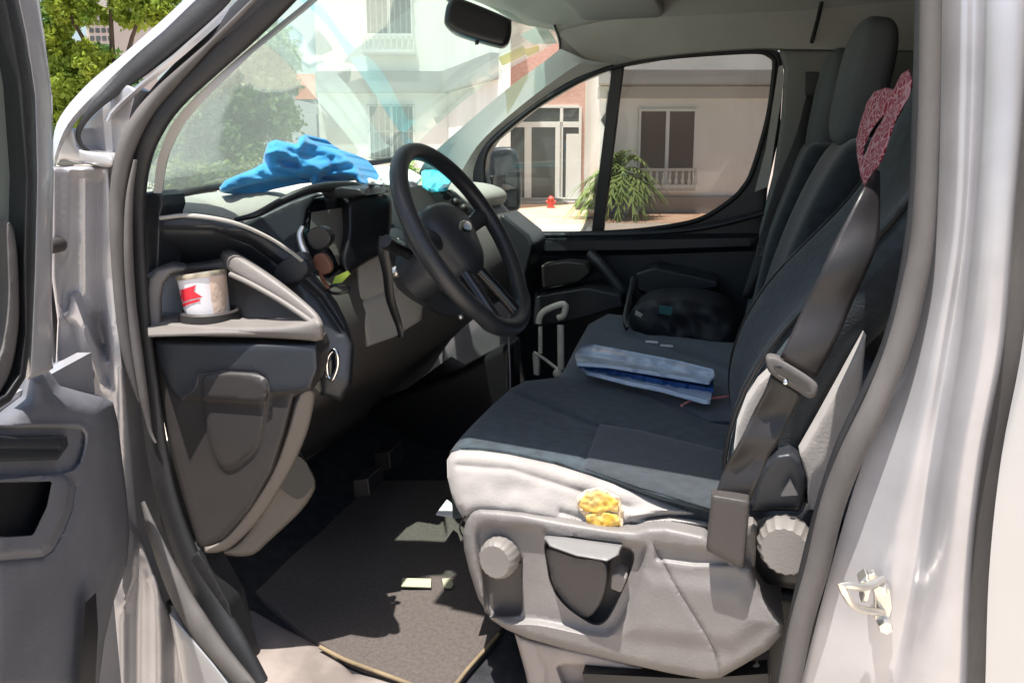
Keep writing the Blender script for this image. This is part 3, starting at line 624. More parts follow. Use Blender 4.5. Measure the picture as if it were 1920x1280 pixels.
# far end of the dash: vents, passenger vent and glovebox
prism('passenger_vent', [(1012, 498), (1060, 490), (1098, 494), (1108, 512), (1085, 530), (1014, 542)], 1.50, .08, M['plastic_dk'], dash, bevel=.008)
prism('far_dash_end', [(940, 400), (990, 440), (1000, 460), (985, 520), (975, 600), (930, 560), (910, 460)], 1.42, .18, M['charcoal'], dash, bevel=.012)
for a in range(3): blob('vent_knob', PY(838 + a * 16, 368 + a * 11, 1.05), (.012, .014, .012), M['plastic_dk'], dash, n=8)
slab('dash_button_panel', [(826, 362), (850, 356), (890, 392), (896, 412), (860, 396)], 1.1, M['charcoal'], .02, step=6, R=4, Rm=.004)
# ---- near end of the dash: cup tray and bin
tray = M['plastic']
slab('tray_back', [(300, 602), (300, 536), (322, 506), (432, 506), (570, 596), (568, 612)], fit([(300, 540, .20), (432, 510, .235), (570, 596, .19)]), tray, .03, step=7)
relief('cup_tray', [(278, 628), (276, 600), (300, 585), (320, 575), (420, 565), (520, 572), (590, 592), (600, 606), (590, 622), (540, 624), (400, 624)], mapZ(1.205), tray, dash, step=7, skirt=(0, 0, -.003))
slab('tray_lip', S([(274, 612), (284, 602), (320, 604), (380, 609), (450, 611), (530, 609), (575, 602), (598, 596), (607, 610), (606, 632), (598, 640), (560, 637), (480, 633), (380, 631), (300, 629), (278, 627)], 3), .085, tray, .05, step=5, R=13, Rm=.016)
slab('tray_rim', S([(322, 500), (345, 497), (390, 493), (430, 486), (438, 494), (436, 506), (390, 507), (345, 511), (328, 512)], 3), lambda a, b: .185 + .0002 * (a - 330), tray, .05, step=5, R=7, Rm=.01)
slab('tray_edge', [(273, 628), (272, 545), (277, 520), (294, 504), (325, 497), (350, 500), (348, 510), (322, 514), (308, 532), (303, 560), (304, 604), (300, 625)], fit([(273, 620, .075), (275, 520, .09), (345, 500, .13)]), tray, .05, step=5, R=9, Rm=.012)
slab('tray_wing', S([(424, 492), (428, 480), (440, 478), (456, 484), (500, 512), (552, 550), (590, 582), (606, 606), (608, 626), (600, 636), (590, 622), (572, 598), (510, 556), (436, 514)], 3), fit([(430, 480, .155), (600, 610, .10), (436, 514, .145)]), tray, .10, step=5, R=11, Rm=.012)
tube('tray_ridge', L3([(432, 514, .14), (470, 532, .13), (520, 560, .12), (560, 586, .11), (585, 604, .10)]), .0045, tray, dash, n=20, seg=8)
lathe('cup_ring', [(.041, .0), (.041, .012), (.044, .016), (.049, .013), (.050, -.004), (.050, -.02)], PY(394, 596, .145) + Vector((0, 0, 0)), (0, 0, 1), M['plastic_dk'], dash, n=40)
relief('storage_bin', [(282, 634), (440, 640), (596, 642), (602, 660), (598, 700), (588, 728), (570, 738), (552, 745), (535, 810), (512, 880), (470, 955), (420, 1012), (382, 1034), (370, 1022), (345, 940), (318, 840), (297, 740)],
       mapY(fit([(285, 640, .09), (600, 650, .10), (380, 1030, .05)])), M['plastic_dk'], dash, step=7, R=10, Rm=.012, skirt=(-.02, .06, 0),
       feats=[([(283, 634), (596, 642), (602, 690), (585, 735), (560, 738), (510, 742), (490, 760), (340, 750), (312, 720)], .008, 8),
              (S([(377, 712), (390, 700), (430, 697), (484, 702), (502, 718), (500, 770), (484, 836), (446, 874), (418, 880), (398, 850), (382, 780)], 4), .004, 5)])
relief('bin_upper_band', [(288, 640), (594, 646), (596, 690), (582, 728), (560, 734), (506, 738), (498, 712), (480, 700), (420, 697), (376, 704), (372, 730), (340, 752), (318, 730), (300, 690)], mapY(lambda a, b: fit([(285, 640, .09), (600, 650, .10), (380, 1030, .05)])(a, b) - .0095), M['charcoal'], dash, step=7, R=8, Rm=.006)
slab('bin_side', S([(562, 738), (590, 728), (582, 790), (560, 850), (528, 910), (485, 975), (430, 1028), (395, 1036), (376, 1032), (420, 1008), (468, 952), (512, 880), (540, 806)], 3), fit([(580, 740, .10), (400, 1030, .05), (500, 930, .09)]), mat('warm_plastic', (.15, .13, .118), .55, bump=.25, bscale=600), .1, step=6, R=6, Rm=.008)
slab('kick_pocket', S([(512, 888), (540, 830), (560, 852), (584, 882), (592, 908), (584, 930), (560, 962), (500, 1018), (478, 1038), (445, 1043), (404, 1034), (440, 1020), (480, 970)], 3), fit([(560, 850, .19), (590, 910, .2), (440, 1040, .10)]), mat('pocket_plastic', (.15, .132, .112), .55, bump=.25, bscale=600), .10, step=6, R=8, Rm=.01)
slab('pocket_hollow', S([(506, 888), (535, 848), (570, 862), (580, 882), (588, 905), (562, 936), (530, 918)], 3), fit([(560, 850, .178), (590, 910, .188), (440, 1040, .088)]), M['black'], .02, step=6)
# ---- steering column, wheel, stalks
wc = PY(869, 441, .40); wn = Vector((.85, 0, .53)).normalized(); wu = Vector((-.53, 0, .85)).normalized(); wr = Vector((0, 1, 0))
WR = Matrix((wr, wu, wn)).transposed()      # local x across, y up the wheel, z towards the driver
sw = part('steering_wheel')
ring = [wc + WR @ Vector((math.cos(a) * .182, math.sin(a) * .182 - (.012 if math.sin(a) < -.8 else 0), 0)) for a in np.linspace(0, 2 * math.pi, 64, endpoint=False)]
tube('rim', ring, .0165, mat('rim_leather', (.022, .024, .028), .38, bump=.25, bscale=500), sw, seg=16, closed=True, up=wn)
hubp = [(.10, .03), (.085, .065), (.03, .082), (-.03, .082), (-.085, .065), (-.10, .03), (-.075, -.03), (-.04, -.075), (.04, -.075), (.075, -.03)]
hp = cr(hubp, 40, True); vs = []; fs = []
for s, h in ((1.0, -.05), (1.02, -.01), (.95, .012), (.7, .026), (.35, .032), (.02, .033)):
    for x, y in hp: vs.append(wc + WR @ Vector((x * s * .82, y * s * .95, h - .02)))
for i in range(5):
    for j in range(40): fs.append((i * 40 + j, i * 40 + (j + 1) % 40, (i + 1) * 40 + (j + 1) % 40, (i + 1) * 40 + j))
mesh('hub', vs, fs, M['charcoal'], sw, sharp=60)
for sx, sy, ex, ey, wd in ((.06, .01, .175, .03, .032), (-.06, .01, -.175, .03, .032), (.03, -.05, .055, -.172, .02), (-.03, -.05, -.055, -.172, .02)):
    a = Vector((sx, sy, -.02)); b = Vector((ex, ey, -.002)); d = (b - a).normalized(); q = Vector((-d.y, d.x, 0)) * wd / 1.3
    vs = [];
    for t in (0, .5, 1):
        c = a.lerp(b, t); s = 1 - .3 * math.sin(math.pi * t)
        for u, v in ((-1, -.008), (-.6, .008), (.6, .008), (1, -.008), (.6, -.016), (-.6, -.016)): vs.append(wc + WR @ (c + q * u * s + Vector((0, 0, v))))
    fs = [(i * 6 + j, i * 6 + (j + 1) % 6, (i + 1) * 6 + (j + 1) % 6, (i + 1) * 6 + j) for i in (0, 1) for j in range(6)]
    mesh('spoke', vs, fs, M['gloss'] if abs(sx) < .05 else M['charcoal'], sw, sub=1)
em = wc + WR @ Vector((0, .012, .0135))
lathe('emblem', [(0, .0025), (.6, .0025), (.9, .002), (1, 0), (1, -.003)], (0, 0, 0), (0, 0, 1), M['chrome'], None, n=32)
eo = COL.objects['emblem'] if 'emblem' in COL.objects else bpy.data.objects['emblem']
for v in eo.data.vertices: v.co = em + WR @ Vector((v.co.x * .030, v.co.y * .0125, v.co.z))
eo.parent = sw; eo.matrix_parent_inverse = parent_world(sw).inverted()
col_ = part('steering_column')
cyl = [wc - wn * .03, wc - wn * .10, wc - wn * .20, wc - wn * .30]
loft('column_shroud', [[wc - wn * d + WR @ Vector((math.cos(a) * rx, math.sin(a) * ry + oy, 0)) for a in np.linspace(0, 2 * math.pi, 28, endpoint=False)] for d, rx, ry, oy in ((.035, .045, .045, -.0), (.05, .055, .055, -.01), (.09, .056, .058, -.012), (.13, .054, .056, -.015))], M['charcoal'], col_, closed=True, caps=True, sharp=70)
slab('column_underside', [(748, 455), (790, 470), (830, 540), (880, 585), (862, 596), (820, 588), (775, 555), (750, 510)], fit([(750, 455, .50), (870, 590, .42), (760, 540, .48)]), M['charcoal'], .1, p=col_, step=8, R=12, Rm=.02, smooth=True)
tube('indicator_stalk', L3([(800, 520, .40), (770, 480, .36), (735, 462, .31), (722, 452, .29)]), [.010, .009, .011, .013], M['black'], col_, n=16)
tube('wiper_stalk', [wc - wn * .07, wc - wn * .07 + Vector((0, .12, .02)), wc - wn * .06 + Vector((0, .17, .03))], [.01, .009, .012], M['black'], col_, n=12)
# a black strap hanging down from the stalk
tube('strap_loop', L3([(722, 446, .30), (718, 470, .30), (726, 510, .31), (732, 560, .33), (748, 610, .36), (752, 632, .36)]), [.012, .011, .010, .010, .009, .006], M['black'], col_, n=24, seg=8, flat=.4)
blob('ignition_barrel', PY(742, 510, .38), (.012, .012, .012), M['metal'], col_, n=8)
blob('ignition_key_socket', PY(864, 594, .42), (.006, .006, .006), M['metal'], col_, n=8)

# ================================================================== FLOOR
fl = part('cab_floor')
def flz(x, y): return .62
g = []
for i in range(30):
    x = -1.02 + 1.67 * i / 29; g.append([Vector((x, .10 + 1.54 * j / 29, .62 + (.0 if x > -.85 else (-.85 - x) * .5) - .0)) for j in range(30)])
loft('carpet', g, M['carpet'], fl, solid=.02)
relief('sill_plate', [(392, 1062), (420, 1090), (470, 1140), (540, 1180), (610, 1215), (640, 1240), (660, 1262), (900, 1290), (960, 1340), (480, 1340), (440, 1200)], mapZ(lambda a, b: .635), mat('scuffed_plate', (.15, .125, .112), .7, bump=.5, bscale=60, col2=(.26, .22, .20), vscale=10), fl, step=9, R=12, Rm=.008, skirt=(0, 0, -.05), noise=.004)
relief('sill_tread', [(372, 1032), (392, 1062), (430, 1130), (480, 1340), (440, 1340), (400, 1230), (352, 1120), (336, 1060)], mapY(.045), M['rubber'], fl, step=8, R=6, Rm=.004, skirt=(0, .04, 0))
# pedals & footwell sides
prism('wheelhouse', [(590, 800), (700, 760), (850, 700), (960, 640), (960, 760), (850, 860), (780, 900), (640, 880)], 1.0, .1, M['black'], fl, bevel=.02)
for (a, b, y) in ((700, 850, .62), (660, 900, .45)):
    prism('pedal', [(a, b), (a + 30, b - 4), (a + 34, b + 30), (a + 4, b + 36)], y, .07, M['black'], fl, bevel=.004)
box('seat_riser', (.16, .40, .74), (.46, .46, .24), M['black'], fl, bevel=.02)
box('far_seat_riser', (.16, 1.15, .74), (.50, .80, .24), M['black'], fl, bevel=.02)

# ================================================================== SEATS
ds = part('driver_seat')
zt = fit([(850, 846, 1.025), (965, 722, .995), (1335, 962, 1.0), (1380, 800, .985)])
ctop = [(843, 848), (862, 822), (884, 798), (922, 760), (958, 728), (985, 714), (1050, 707), (1110, 709), (1170, 718), (1230, 735), (1285, 766), (1330, 786), (1390, 800), (1420, 860), (1400, 960), (1345, 964), (1240, 937), (1150, 907), (1040, 872), (950, 853), (890, 846)]
relief('cushion', ctop, mapZ(zt), M['fabric'], ds, step=8, R=16, Rm=.018, skirt=(0, .01, -.12), lines=[([(958, 735), (1090, 790), (1240, 838), (1400, 880)], -.004, 4), ([(1122, 792), (1090, 876)], -.003, 4)],
       feats=[([(980, 800), (1180, 760), (1390, 830), (1390, 900), (1100, 860)], -.003, 60)])
relief('cushion_insert', [(1126, 794), (1200, 806), (1380, 850), (1370, 955), (1345, 958), (1200, 915), (1092, 878)], lambda a, b, h: PZ(a, b, zt(a, b) + h + .0012), M['fabric_dk'], ds, step=8, R=6, Rm=.004)
side = relief('cushion_side', [(838, 862), (846, 848), (862, 843), (900, 844), (952, 851), (1040, 870), (1150, 905), (1240, 935), (1332, 962), (1345, 990), (1330, 1000), (1240, 990), (1200, 992), (1100, 988), (990, 972), (930, 962), (900, 962), (872, 968), (856, 950), (846, 925), (839, 895)],
       mapY(fit([(840, 860, .135), (1335, 965, .135), (850, 940, .11)])), M['cover'], ds, step=6, R=20, Rm=.02, skirt=(0, .05, -.06), smooth=False,
       lines=[([(858, 872), (960, 880), (1080, 918), (1180, 950)], -.0035, 5), ([(1175, 985), (1215, 972), (1260, 966), (1330, 972)], -.014, 5), ([(1190, 978), (1240, 974), (1330, 984)], .007, 4), ([(1180, 965), (1230, 958), (1310, 962)], .006, 6), ([(1050, 960), (1090, 970)], -.006, 6)], noise=.003, nscale=.03)
relief('torn_foam', [(1090, 936), (1098, 926), (1122, 920), (1140, 926), (1160, 940), (1158, 960), (1142, 957), (1120, 962), (1096, 958), (1086, 948)], mapY(.112), M['foam'], side, step=3, R=4, Rm=.002, noise=.0018, nscale=.12, sharp=180)
relief('torn_foam', [(1098, 966), (1124, 958), (1158, 964), (1164, 984), (1142, 990), (1116, 988), (1100, 978)], mapY(.112), M['foam'], side, step=3, R=4, Rm=.002, noise=.0018, nscale=.13, sharp=180)
relief('tear_edge', [(1082, 930), (1098, 918), (1126, 912), (1162, 932), (1170, 960), (1168, 990), (1140, 996), (1104, 990), (1094, 966), (1082, 952)], mapY(.116), mat('torn_cloth', (.66, .5, .3), .9, bump=.6, bscale=100, col2=(.75, .62, .5), vscale=50), side, step=5, R=4, Rm=.003, noise=.004, nscale=.1)
blob('paper_fleck', PZ(937, 829, 1.012), (.004, .004, .001), M['white'], ds, n=6)
# backrest: rings of a bolstered section climbing from the cushion
fl_ = [(1378, 830), (1372, 790), (1366, 740), (1364, 700), (1372, 655), (1392, 600), (1420, 552), (1455, 506), (1520, 440), (1578, 382), (1618, 330), (1655, 262), (1688, 200), (1712, 140), (1725, 100)]
front = [PY(a, b, .60) for a, b in cr(fl_, 26)]
rings = []
for i, p in enumerate(front):
    t = i / 25; th = .13 - .03 * t; nar = .02 * t + (.03 * max(0, (t - .8) / .2))
    z = p.z; x = p.x; ring_ = []
    dz = (front[min(i + 1, 25)] - front[max(i - 1, 0)]).normalized(); bk = Vector((dz.z, 0, -dz.x))     # direction through the thickness
    if bk.x < 0: bk = -bk
    for f, y in ((.62, .615), (.25, .625), (.05, .605), (.0, .575), (.10, .52), (.22, .45), (.26, .385), (.22, .32), (.10, .25), (.0, .195), (.05, .165), (.25, .148), (.62, .15), (.95, .18), (1.0, .3), (1.0, .47), (.95, .59)):
        yy = .385 + (y - .385) * (1 - nar * 2); ring_.append(Vector((x, yy, z)) + bk * (th * f))
    rings.append(ring_)
loft('backrest', rings, None, ds, closed=True, caps=True, sub=1, sharp=80, mats=[M['fabric'], M['fabric_dk']], fmf=lambda i, j: 1 if j in (11, 12) else 0)
tube('piping', [r[10] + Vector((-.002, -.003, 0)) for r in rings[:24]], .0035, M['black'], ds, seg=6)
tube('piping', [r[2] + Vector((-.003, 0, 0)) for r in rings[:24]], .003, M['black'], ds, seg=6)
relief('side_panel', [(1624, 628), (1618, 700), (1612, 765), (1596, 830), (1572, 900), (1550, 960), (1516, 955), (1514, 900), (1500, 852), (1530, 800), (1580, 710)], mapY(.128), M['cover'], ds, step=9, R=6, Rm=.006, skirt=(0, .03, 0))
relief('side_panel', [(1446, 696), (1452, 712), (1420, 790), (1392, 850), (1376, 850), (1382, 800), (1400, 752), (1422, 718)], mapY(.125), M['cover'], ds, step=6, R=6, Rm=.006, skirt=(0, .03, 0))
# headrest of the driver's seat
p0 = front[-1]
blob('headrest', (p0.x + .09, .385, p0.z + .08), (.06, .14, .10), M['fabric'], ds, Matrix.Rotation(R_(-14), 3, 'Y'), e=.6)
for y in (.33, .44): tube('headrest_post', [(p0.x + .06, y, p0.z - .06), (p0.x + .085, y, p0.z + .04)], .006, M['metal'], ds, seg=8)
# hinge cover, knob, base shield
relief('hinge_cover', [(1404, 945), (1412, 905), (1432, 870), (1456, 850), (1482, 846), (1502, 862), (1512, 890), (1508, 935), (1500, 960), (1410, 960)], mapY(.125), M['charcoal'], ds, step=6, R=12, Rm=.012, smooth=False, skirt=(0, .03, 0))
blob('hinge_boot', PY(1478, 1000, .17), (.075, .05, .075), M['black'], ds, e=.8)
relief('cover_tag', [(1482, 900), (1496, 928), (1464, 930)], mapY(.108), M['cover'], ds, step=5, skirt=(0, .006, 0))
kc = PY(1474, 1022, .085)
lathe('recliner_knob', [(0, .022), (.030, .022), (.033, .018), (.037, .004), (.038, -.004), (.036, -.02), (.03, -.03)], kc, (-.12, -1, .12), M['plastic'], ds, n=72, rib=.05, sharp=30)
relief('side_bracket', [(1398, 985), (1412, 980), (1420, 990), (1416, 1062), (1394, 1066)], mapY(.11), M['plastic'], ds, step=6, R=4, Rm=.004, skirt=(0, .03, 0))
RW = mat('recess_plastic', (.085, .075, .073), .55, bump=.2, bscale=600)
shield = [(868, 1000), (874, 975), (884, 958), (900, 953), (934, 955), (980, 960), (1060, 975), (1140, 988), (1190, 993), (1215, 986), (1250, 985), (1320, 1000), (1360, 1030), (1392, 1058), (1408, 1062), (1418, 1090), (1432, 1118), (1470, 1168), (1466, 1190), (1440, 1218), (1390, 1248), (1350, 1270), (1320, 1272), (1260, 1262), (1160, 1240), (1060, 1216), (990, 1196), (950, 1180), (920, 1160), (896, 1120), (880, 1070), (870, 1030)]
sf = fit([(870, 1000, .10), (1400, 1100, .08), (1000, 1180, .09)])
relief('base_shield', shield, mapY(sf), mat('shield_plastic', (.185, .172, .168), .5, bump=.5, bscale=260, var=.10, vscale=14, dist=.001), ds, step=5, R=14, Rm=.018, skirt=(0, .09, 0),
       feats=[(S([(892, 985), (960, 980), (1020, 985), (1040, 1000), (1195, 1015), (1216, 1030), (1204, 1090), (1180, 1150), (1150, 1190), (1110, 1192), (1010, 1172), (940, 1168), (912, 1140), (896, 1080)], 4), -.012, 14),
              (S([(903, 1040), (940, 1036), (978, 1040), (980, 1095), (981, 1145), (972, 1155), (920, 1158), (908, 1148), (905, 1095)], 3), -.02, 5),
              (S([(1022, 1012), (1060, 1004), (1110, 1010), (1160, 1020), (1186, 1030), (1188, 1055), (1164, 1115), (1140, 1160), (1118, 1172), (1092, 1160), (1058, 1134), (1034, 1100), (1025, 1060)], 4), -.045, 6),
              ([(1225, 1015), (1330, 1028), (1388, 1062), (1300, 1062), (1225, 1052)], -.006, 8),
              ([(1200, 1060), (1400, 1080), (1455, 1170), (1380, 1230), (1200, 1210), (1150, 1200)], .006, 40)],
       lines=[([(1226, 1020), (1262, 1090), (1340, 1215), (1350, 1262)], -.003, 2)])
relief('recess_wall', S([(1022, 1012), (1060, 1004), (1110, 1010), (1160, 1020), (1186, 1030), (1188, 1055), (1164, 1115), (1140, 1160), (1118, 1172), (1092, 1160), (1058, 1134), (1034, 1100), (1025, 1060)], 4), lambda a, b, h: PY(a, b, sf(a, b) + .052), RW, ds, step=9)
relief('adjuster_lever', [(1020, 1008), (1030, 1004), (1060, 1006), (1166, 1022), (1160, 1040), (1138, 1052), (1080, 1042), (1030, 1024)], mapY(fit([(1020, 1008, .085), (1165, 1022, .085), (1138, 1052, .05)])), mat('lever_plastic', (.17, .165, .165), .45, bump=.2, bscale=600), ds, step=5, R=5, Rm=.005, skirt=(0, .03, -.004))
relief('lever_web', S([(1024, 1028), (1080, 1044), (1134, 1054), (1136, 1100), (1120, 1140), (1096, 1158), (1062, 1134), (1038, 1100), (1028, 1064)], 4), mapY(lambda a, b: sf(a, b) + .02), RW, ds, step=7, R=4, Rm=.003, skirt=(0, .02, 0))
prism('latch_block', [(1146, 1078), (1158, 1074), (1176, 1084), (1164, 1112), (1144, 1104)], sf(1150, 1090) + .0, .03, M['plastic'], ds, bevel=.003)
lathe('height_knob', [(0, .020), (.024, .020), (.027, .017), (.030, .010), (.0305, -.004), (.029, -.012)], PY(937, 1043, .098), (-.1, -1, .12), M['plastic'], ds, n=72, rib=.035, sharp=30)
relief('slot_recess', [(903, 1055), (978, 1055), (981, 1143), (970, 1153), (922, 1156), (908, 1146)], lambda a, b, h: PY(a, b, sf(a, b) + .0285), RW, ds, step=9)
relief('seat_leg', [(965, 1188), (1000, 1200), (1100, 1222), (1200, 1248), (1330, 1272), (1380, 1262), (1420, 1240), (1445, 1260), (1450, 1340), (1000, 1340), (985, 1260)], mapY(.12), mat('leg_plastic', (.34, .30, .285), .6, bump=.3, bscale=400, var=.15, vscale=8), ds, step=8, R=10, Rm=.01, skirt=(0, .1, 0),
       feats=[([(1040, 1246), (1060, 1240), (1420, 1272), (1420, 1320), (1060, 1300)], -.02, 8)], lines=[([(1003, 1205), (1020, 1250), (1022, 1330)], -.003, 3)])
relief('slide_rail', [(1092, 1262), (1300, 1272), (1440, 1262), (1452, 1330), (1100, 1330)], mapY(.105), M['black'], ds, step=12, skirt=(0, .03, 0))
tube('seat_cable', L3([(872, 968, .12), (862, 985, .13), (866, 1002, .14), (876, 1012, .15)]), .0015, M['black'], ds, n=10, seg=6)

# belt of the near seat
sb = part('seat_belt')
bl = [(1640, 318, .19), (1618, 352, .13), (1590, 408, .10), (1560, 462, .09), (1520, 548, .08), (1490, 612, .075), (1462, 668, .07)]
br = [(1648, 322, .19), (1650, 372, .13), (1648, 440, .10), (1628, 500, .09), (1590, 590, .08), (1562, 648, .075), (1530, 708, .07)]
def webbing(name, a, b, m, p, n=30, cup=.003):
    A = [PY(*q) for q in cr(a, n)]; B = [PY(*q) for q in cr(b, n)]
    rows = []
    for s in range(9):
        t = s / 8; rows.append([A[i].lerp(B[i], t) + Vector((0, -cup * math.sin(math.pi * t) - .004 * math.sin(i * .5 + t * 2), 0)) for i in range(n)])
    return loft(name, rows, m, p, solid=.0016)
webbing('webbing', bl, br, M['belt'], sb)
webbing('webbing', [(1446, 698, .085), (1432, 735, .085), (1405, 790, .085), (1375, 848, .08), (1352, 895, .08), (1338, 938, .078)], [(1502, 738, .085), (1492, 765, .085), (1465, 815, .085), (1440, 862, .08), (1420, 905, .08), (1408, 940, .078)], M['belt'], sb, cup=-.004)
relief('belt_guide', [(1436, 676), (1442, 668), (1462, 672), (1500, 694), (1528, 716), (1534, 728), (1530, 742), (1516, 746), (1496, 734), (1455, 708), (1440, 694)], mapY(.062), M['rubber_grey'], sb, step=4, R=6, Rm=.006, smooth=True, skirt=(0, .014, 0), feats=[([(1450, 690), (1462, 690), (1508, 718), (1520, 734), (1508, 732), (1460, 704)], -.006, 3)])
relief('buckle_hole', [(1452, 688), (1470, 692), (1516, 722), (1522, 736), (1506, 732), (1456, 700)], mapY(.0575), M['gloss'], sb, step=5)
blob('rivet', PY(1473, 716, .055), (.004, .004, .004), M['chrome'], sb, n=8)
relief('anchor_cover', [(1334, 928), (1340, 927), (1404, 938), (1406, 945), (1396, 1060), (1388, 1064), (1326, 1032), (1324, 1024)], mapY(.055), mat('anchor_plastic', (.05, .044, .042), .5, bump=.2, bscale=500, var=.1, vscale=8), sb, step=6, R=5, Rm=.006, skirt=(0, .02, 0))

# ---- passenger side seats
def seatback(name, line, y0, y1, m, parent, th=.11):
    F = [PY(a, b, (y0 + y1) / 2) for a, b in cr(line, 14)]; rg = []
    for i, p in enumerate(F):
        ring_ = []
        for f, u in ((.7, 0), (.2, .0), (.0, .07), (.1, .3), (.12, .5), (.1, .7), (0, .93), (.2, 1), (.7, 1), (1, .9), (1, .1)):
            ring_.append(Vector((p.x + th * f, y0 + (y1 - y0) * u, p.z)))
        rg.append(ring_)
    return loft(name, rg, m, parent, closed=True, caps=True, sub=1, sharp=80)
ps = part('passenger_seat')
relief('cushion', [(1040, 720), (1060, 690), (1080, 650), (1104, 608), (1140, 588), (1180, 592), (1250, 606), (1400, 640), (1440, 700), (1420, 800), (1330, 800), (1200, 745)], mapZ(.985), M['fabric_blue'], ps, step=10, R=22, Rm=.03, skirt=(.02, 0, -.14), lines=[([(1110, 612), (1180, 632), (1390, 700)], -.004, 5)])
seatback('backrest', [(1405, 720), (1420, 600), (1450, 500), (1500, 380), (1550, 290), (1580, 255)], .76, 1.14, M['fabric_dk'], ps)
seatback('backrest', [(1385, 640), (1405, 560), (1435, 440), (1470, 350), (1495, 290), (1510, 262)], 1.18, 1.54, M['fabric_dk'], ps)
def headrest(px, py, y, rx, rz, lean):
    c = PY(px, py, y); blob('headrest', c, (rx, .125, rz), M['fabric_head'], ps, Matrix.Rotation(R_(lean), 3, 'Y'), e=.62)
    for q in (-.05, .05): tube('headrest_post', [c + Vector((-.02, q, -rz - .06)), c + Vector((0, q, -rz * .6))], .006, M['black'], ps, seg=8)
headrest(1616, 158, .98, .050, .142, 9)
headrest(1556, 205, 1.36, .045, .16, 8)
webbing('belt_webbing', [(1512, 180, 1.50), (1490, 260, 1.46), (1450, 360, 1.44), (1420, 460, 1.42), (1390, 560, 1.40)], [(1532, 180, 1.50), (1518, 262, 1.46), (1484, 362, 1.44), (1446, 462, 1.42), (1410, 560, 1.40)], M['rubber'], ps)
tube('belt_tongue', L3([(1420, 462, 1.395), (1432, 462, 1.395), (1428, 478, 1.395), (1418, 478, 1.395)]), .003, M['chrome'], ps, seg=6, closed=True)
tube('belt_clip', L3([(1448, 505, 1.2), (1441, 518, 1.2)]), .002, M['metal'], ps, seg=6)
# dark partition behind the seats
pw = loft('partition', [[Vector((.62, y, z)) for z in (.62, 1.2, 1.6, 1.9, 1.96)] for y in (.15, .6, 1.1, 1.62)], mat('partition_cloth', (.055, .058, .065), .9, bump=.3, bscale=200), van, solid=.02)

# ================================================================== LOOSE THINGS IN THE CAB
# paper cup
cup = empty('paper_cup', None, PY(394, 604, .145)); cb = PY(394, 604, .145) + Vector((0, 0, -.012)); ct = PY(378, 515, .15)
axis = (ct - cb); hgt = axis.length; axis.normalize()
lathe('cup_wall', [(.0, .002), (.0350, 0), (.0362, hgt * .3), (.0382, hgt * .75), (.0398, hgt), (.0388, hgt), (.034, hgt * .4), (.0, hgt * .35)], cb, axis, M['cup'], cup, n=48)
tag(cup, 'white paper cup with red flag mark standing in the grey cup holder', 'cup')
lathe('lid', [(.0405, -.004), (.042, 0), (.041, .004), (.037, .0045), (.036, .001), (.02, .002), (.0, .003)], ct, axis, M['tan'], cup, n=40)
u_ = axis.orthogonal().normalized(); v_ = axis.cross(u_)
def on_cup(px, py, off=.0006):
    d = ray(px, py).normalized(); o = CAM - cb; lo = None
    for s in np.linspace(.8, 1.6, 1601):
        p = CAM + d * s - cb; h = p.dot(axis); r = (p - axis * h).length
        rr = .0352 + (.0398 - .0352) * max(0, min(1, h / hgt)) + off
        if r <= rr: return CAM + d * s
    return None
def decal(name, poly, m, step=3):
    ol = dens(poly, step); mn, mx = ol.min(0), ol.max(0); gx, gy = np.meshgrid(np.arange(mn[0], mx[0], step), np.arange(mn[1], mx[1], step))
    g = np.stack([gx.ravel(), gy.ravel()], 1); g = g[inside(g, ol)]; g = g[segd(g, ol) > step * .4]
    k = len(ol); V, E, F, *_ = delaunay_2d_cdt([Vector(p) for p in np.concatenate([ol, g])], [(i, (i + 1) % k) for i in range(k)], [], 1, 1e-4)
    P = [on_cup(v.x, v.y) for v in V]; ok = [f for f in F if all(P[i] is not None for i in f)]
    us = sorted({i for f in ok for i in f}); ix = {v: i for i, v in enumerate(us)}
    mesh(name, [P[i] for i in us], [tuple(ix[i] for i in f) for f in ok], m, cup)
decal('print_panel', [(392, 519), (424, 515), (427, 555), (424, 588), (402, 595), (396, 560)], M['cuptan'])
decal('flag_print', [(333, 546), (350, 540), (368, 534), (363, 546), (380, 557), (358, 561), (338, 568)], M['red'])
decal('flag_print', [(340, 570), (352, 566), (366, 562), (376, 561), (374, 565), (356, 570), (344, 575)], M['red'])
# blue cloth over the dash
from mathutils import noise as NZ
def clothf(a, b):
    q = Vector((a * .016, b * .03, 1.3)); d = NZ.noise_vector(q) * .5
    r1 = 1 - abs(NZ.noise(Vector((a * .022 + d.x, b * .045 + d.y, 5.1)))) * 2; r2 = 1 - abs(NZ.noise(Vector((a * .06 + d.y * 2, b * .10 + d.x, 9.4)))) * 2
    return .016 * NZ.noise(Vector((a * .018 + d.x * .6, b * .05, 5.1))) + .004 * NZ.noise(Vector((a * .05 + d.y, b * .14, 9.4)))
cl = [(411, 352), (422, 338), (450, 326), (476, 316), (492, 306), (496, 286), (502, 268), (516, 262), (540, 268), (556, 270), (560, 258), (572, 252), (584, 262), (600, 272), (630, 282), (652, 292), (666, 306), (676, 322), (684, 345), (678, 352), (664, 336), (640, 330), (606, 334), (588, 350), (580, 338), (560, 334), (520, 338), (470, 348), (420, 362), (413, 360)]
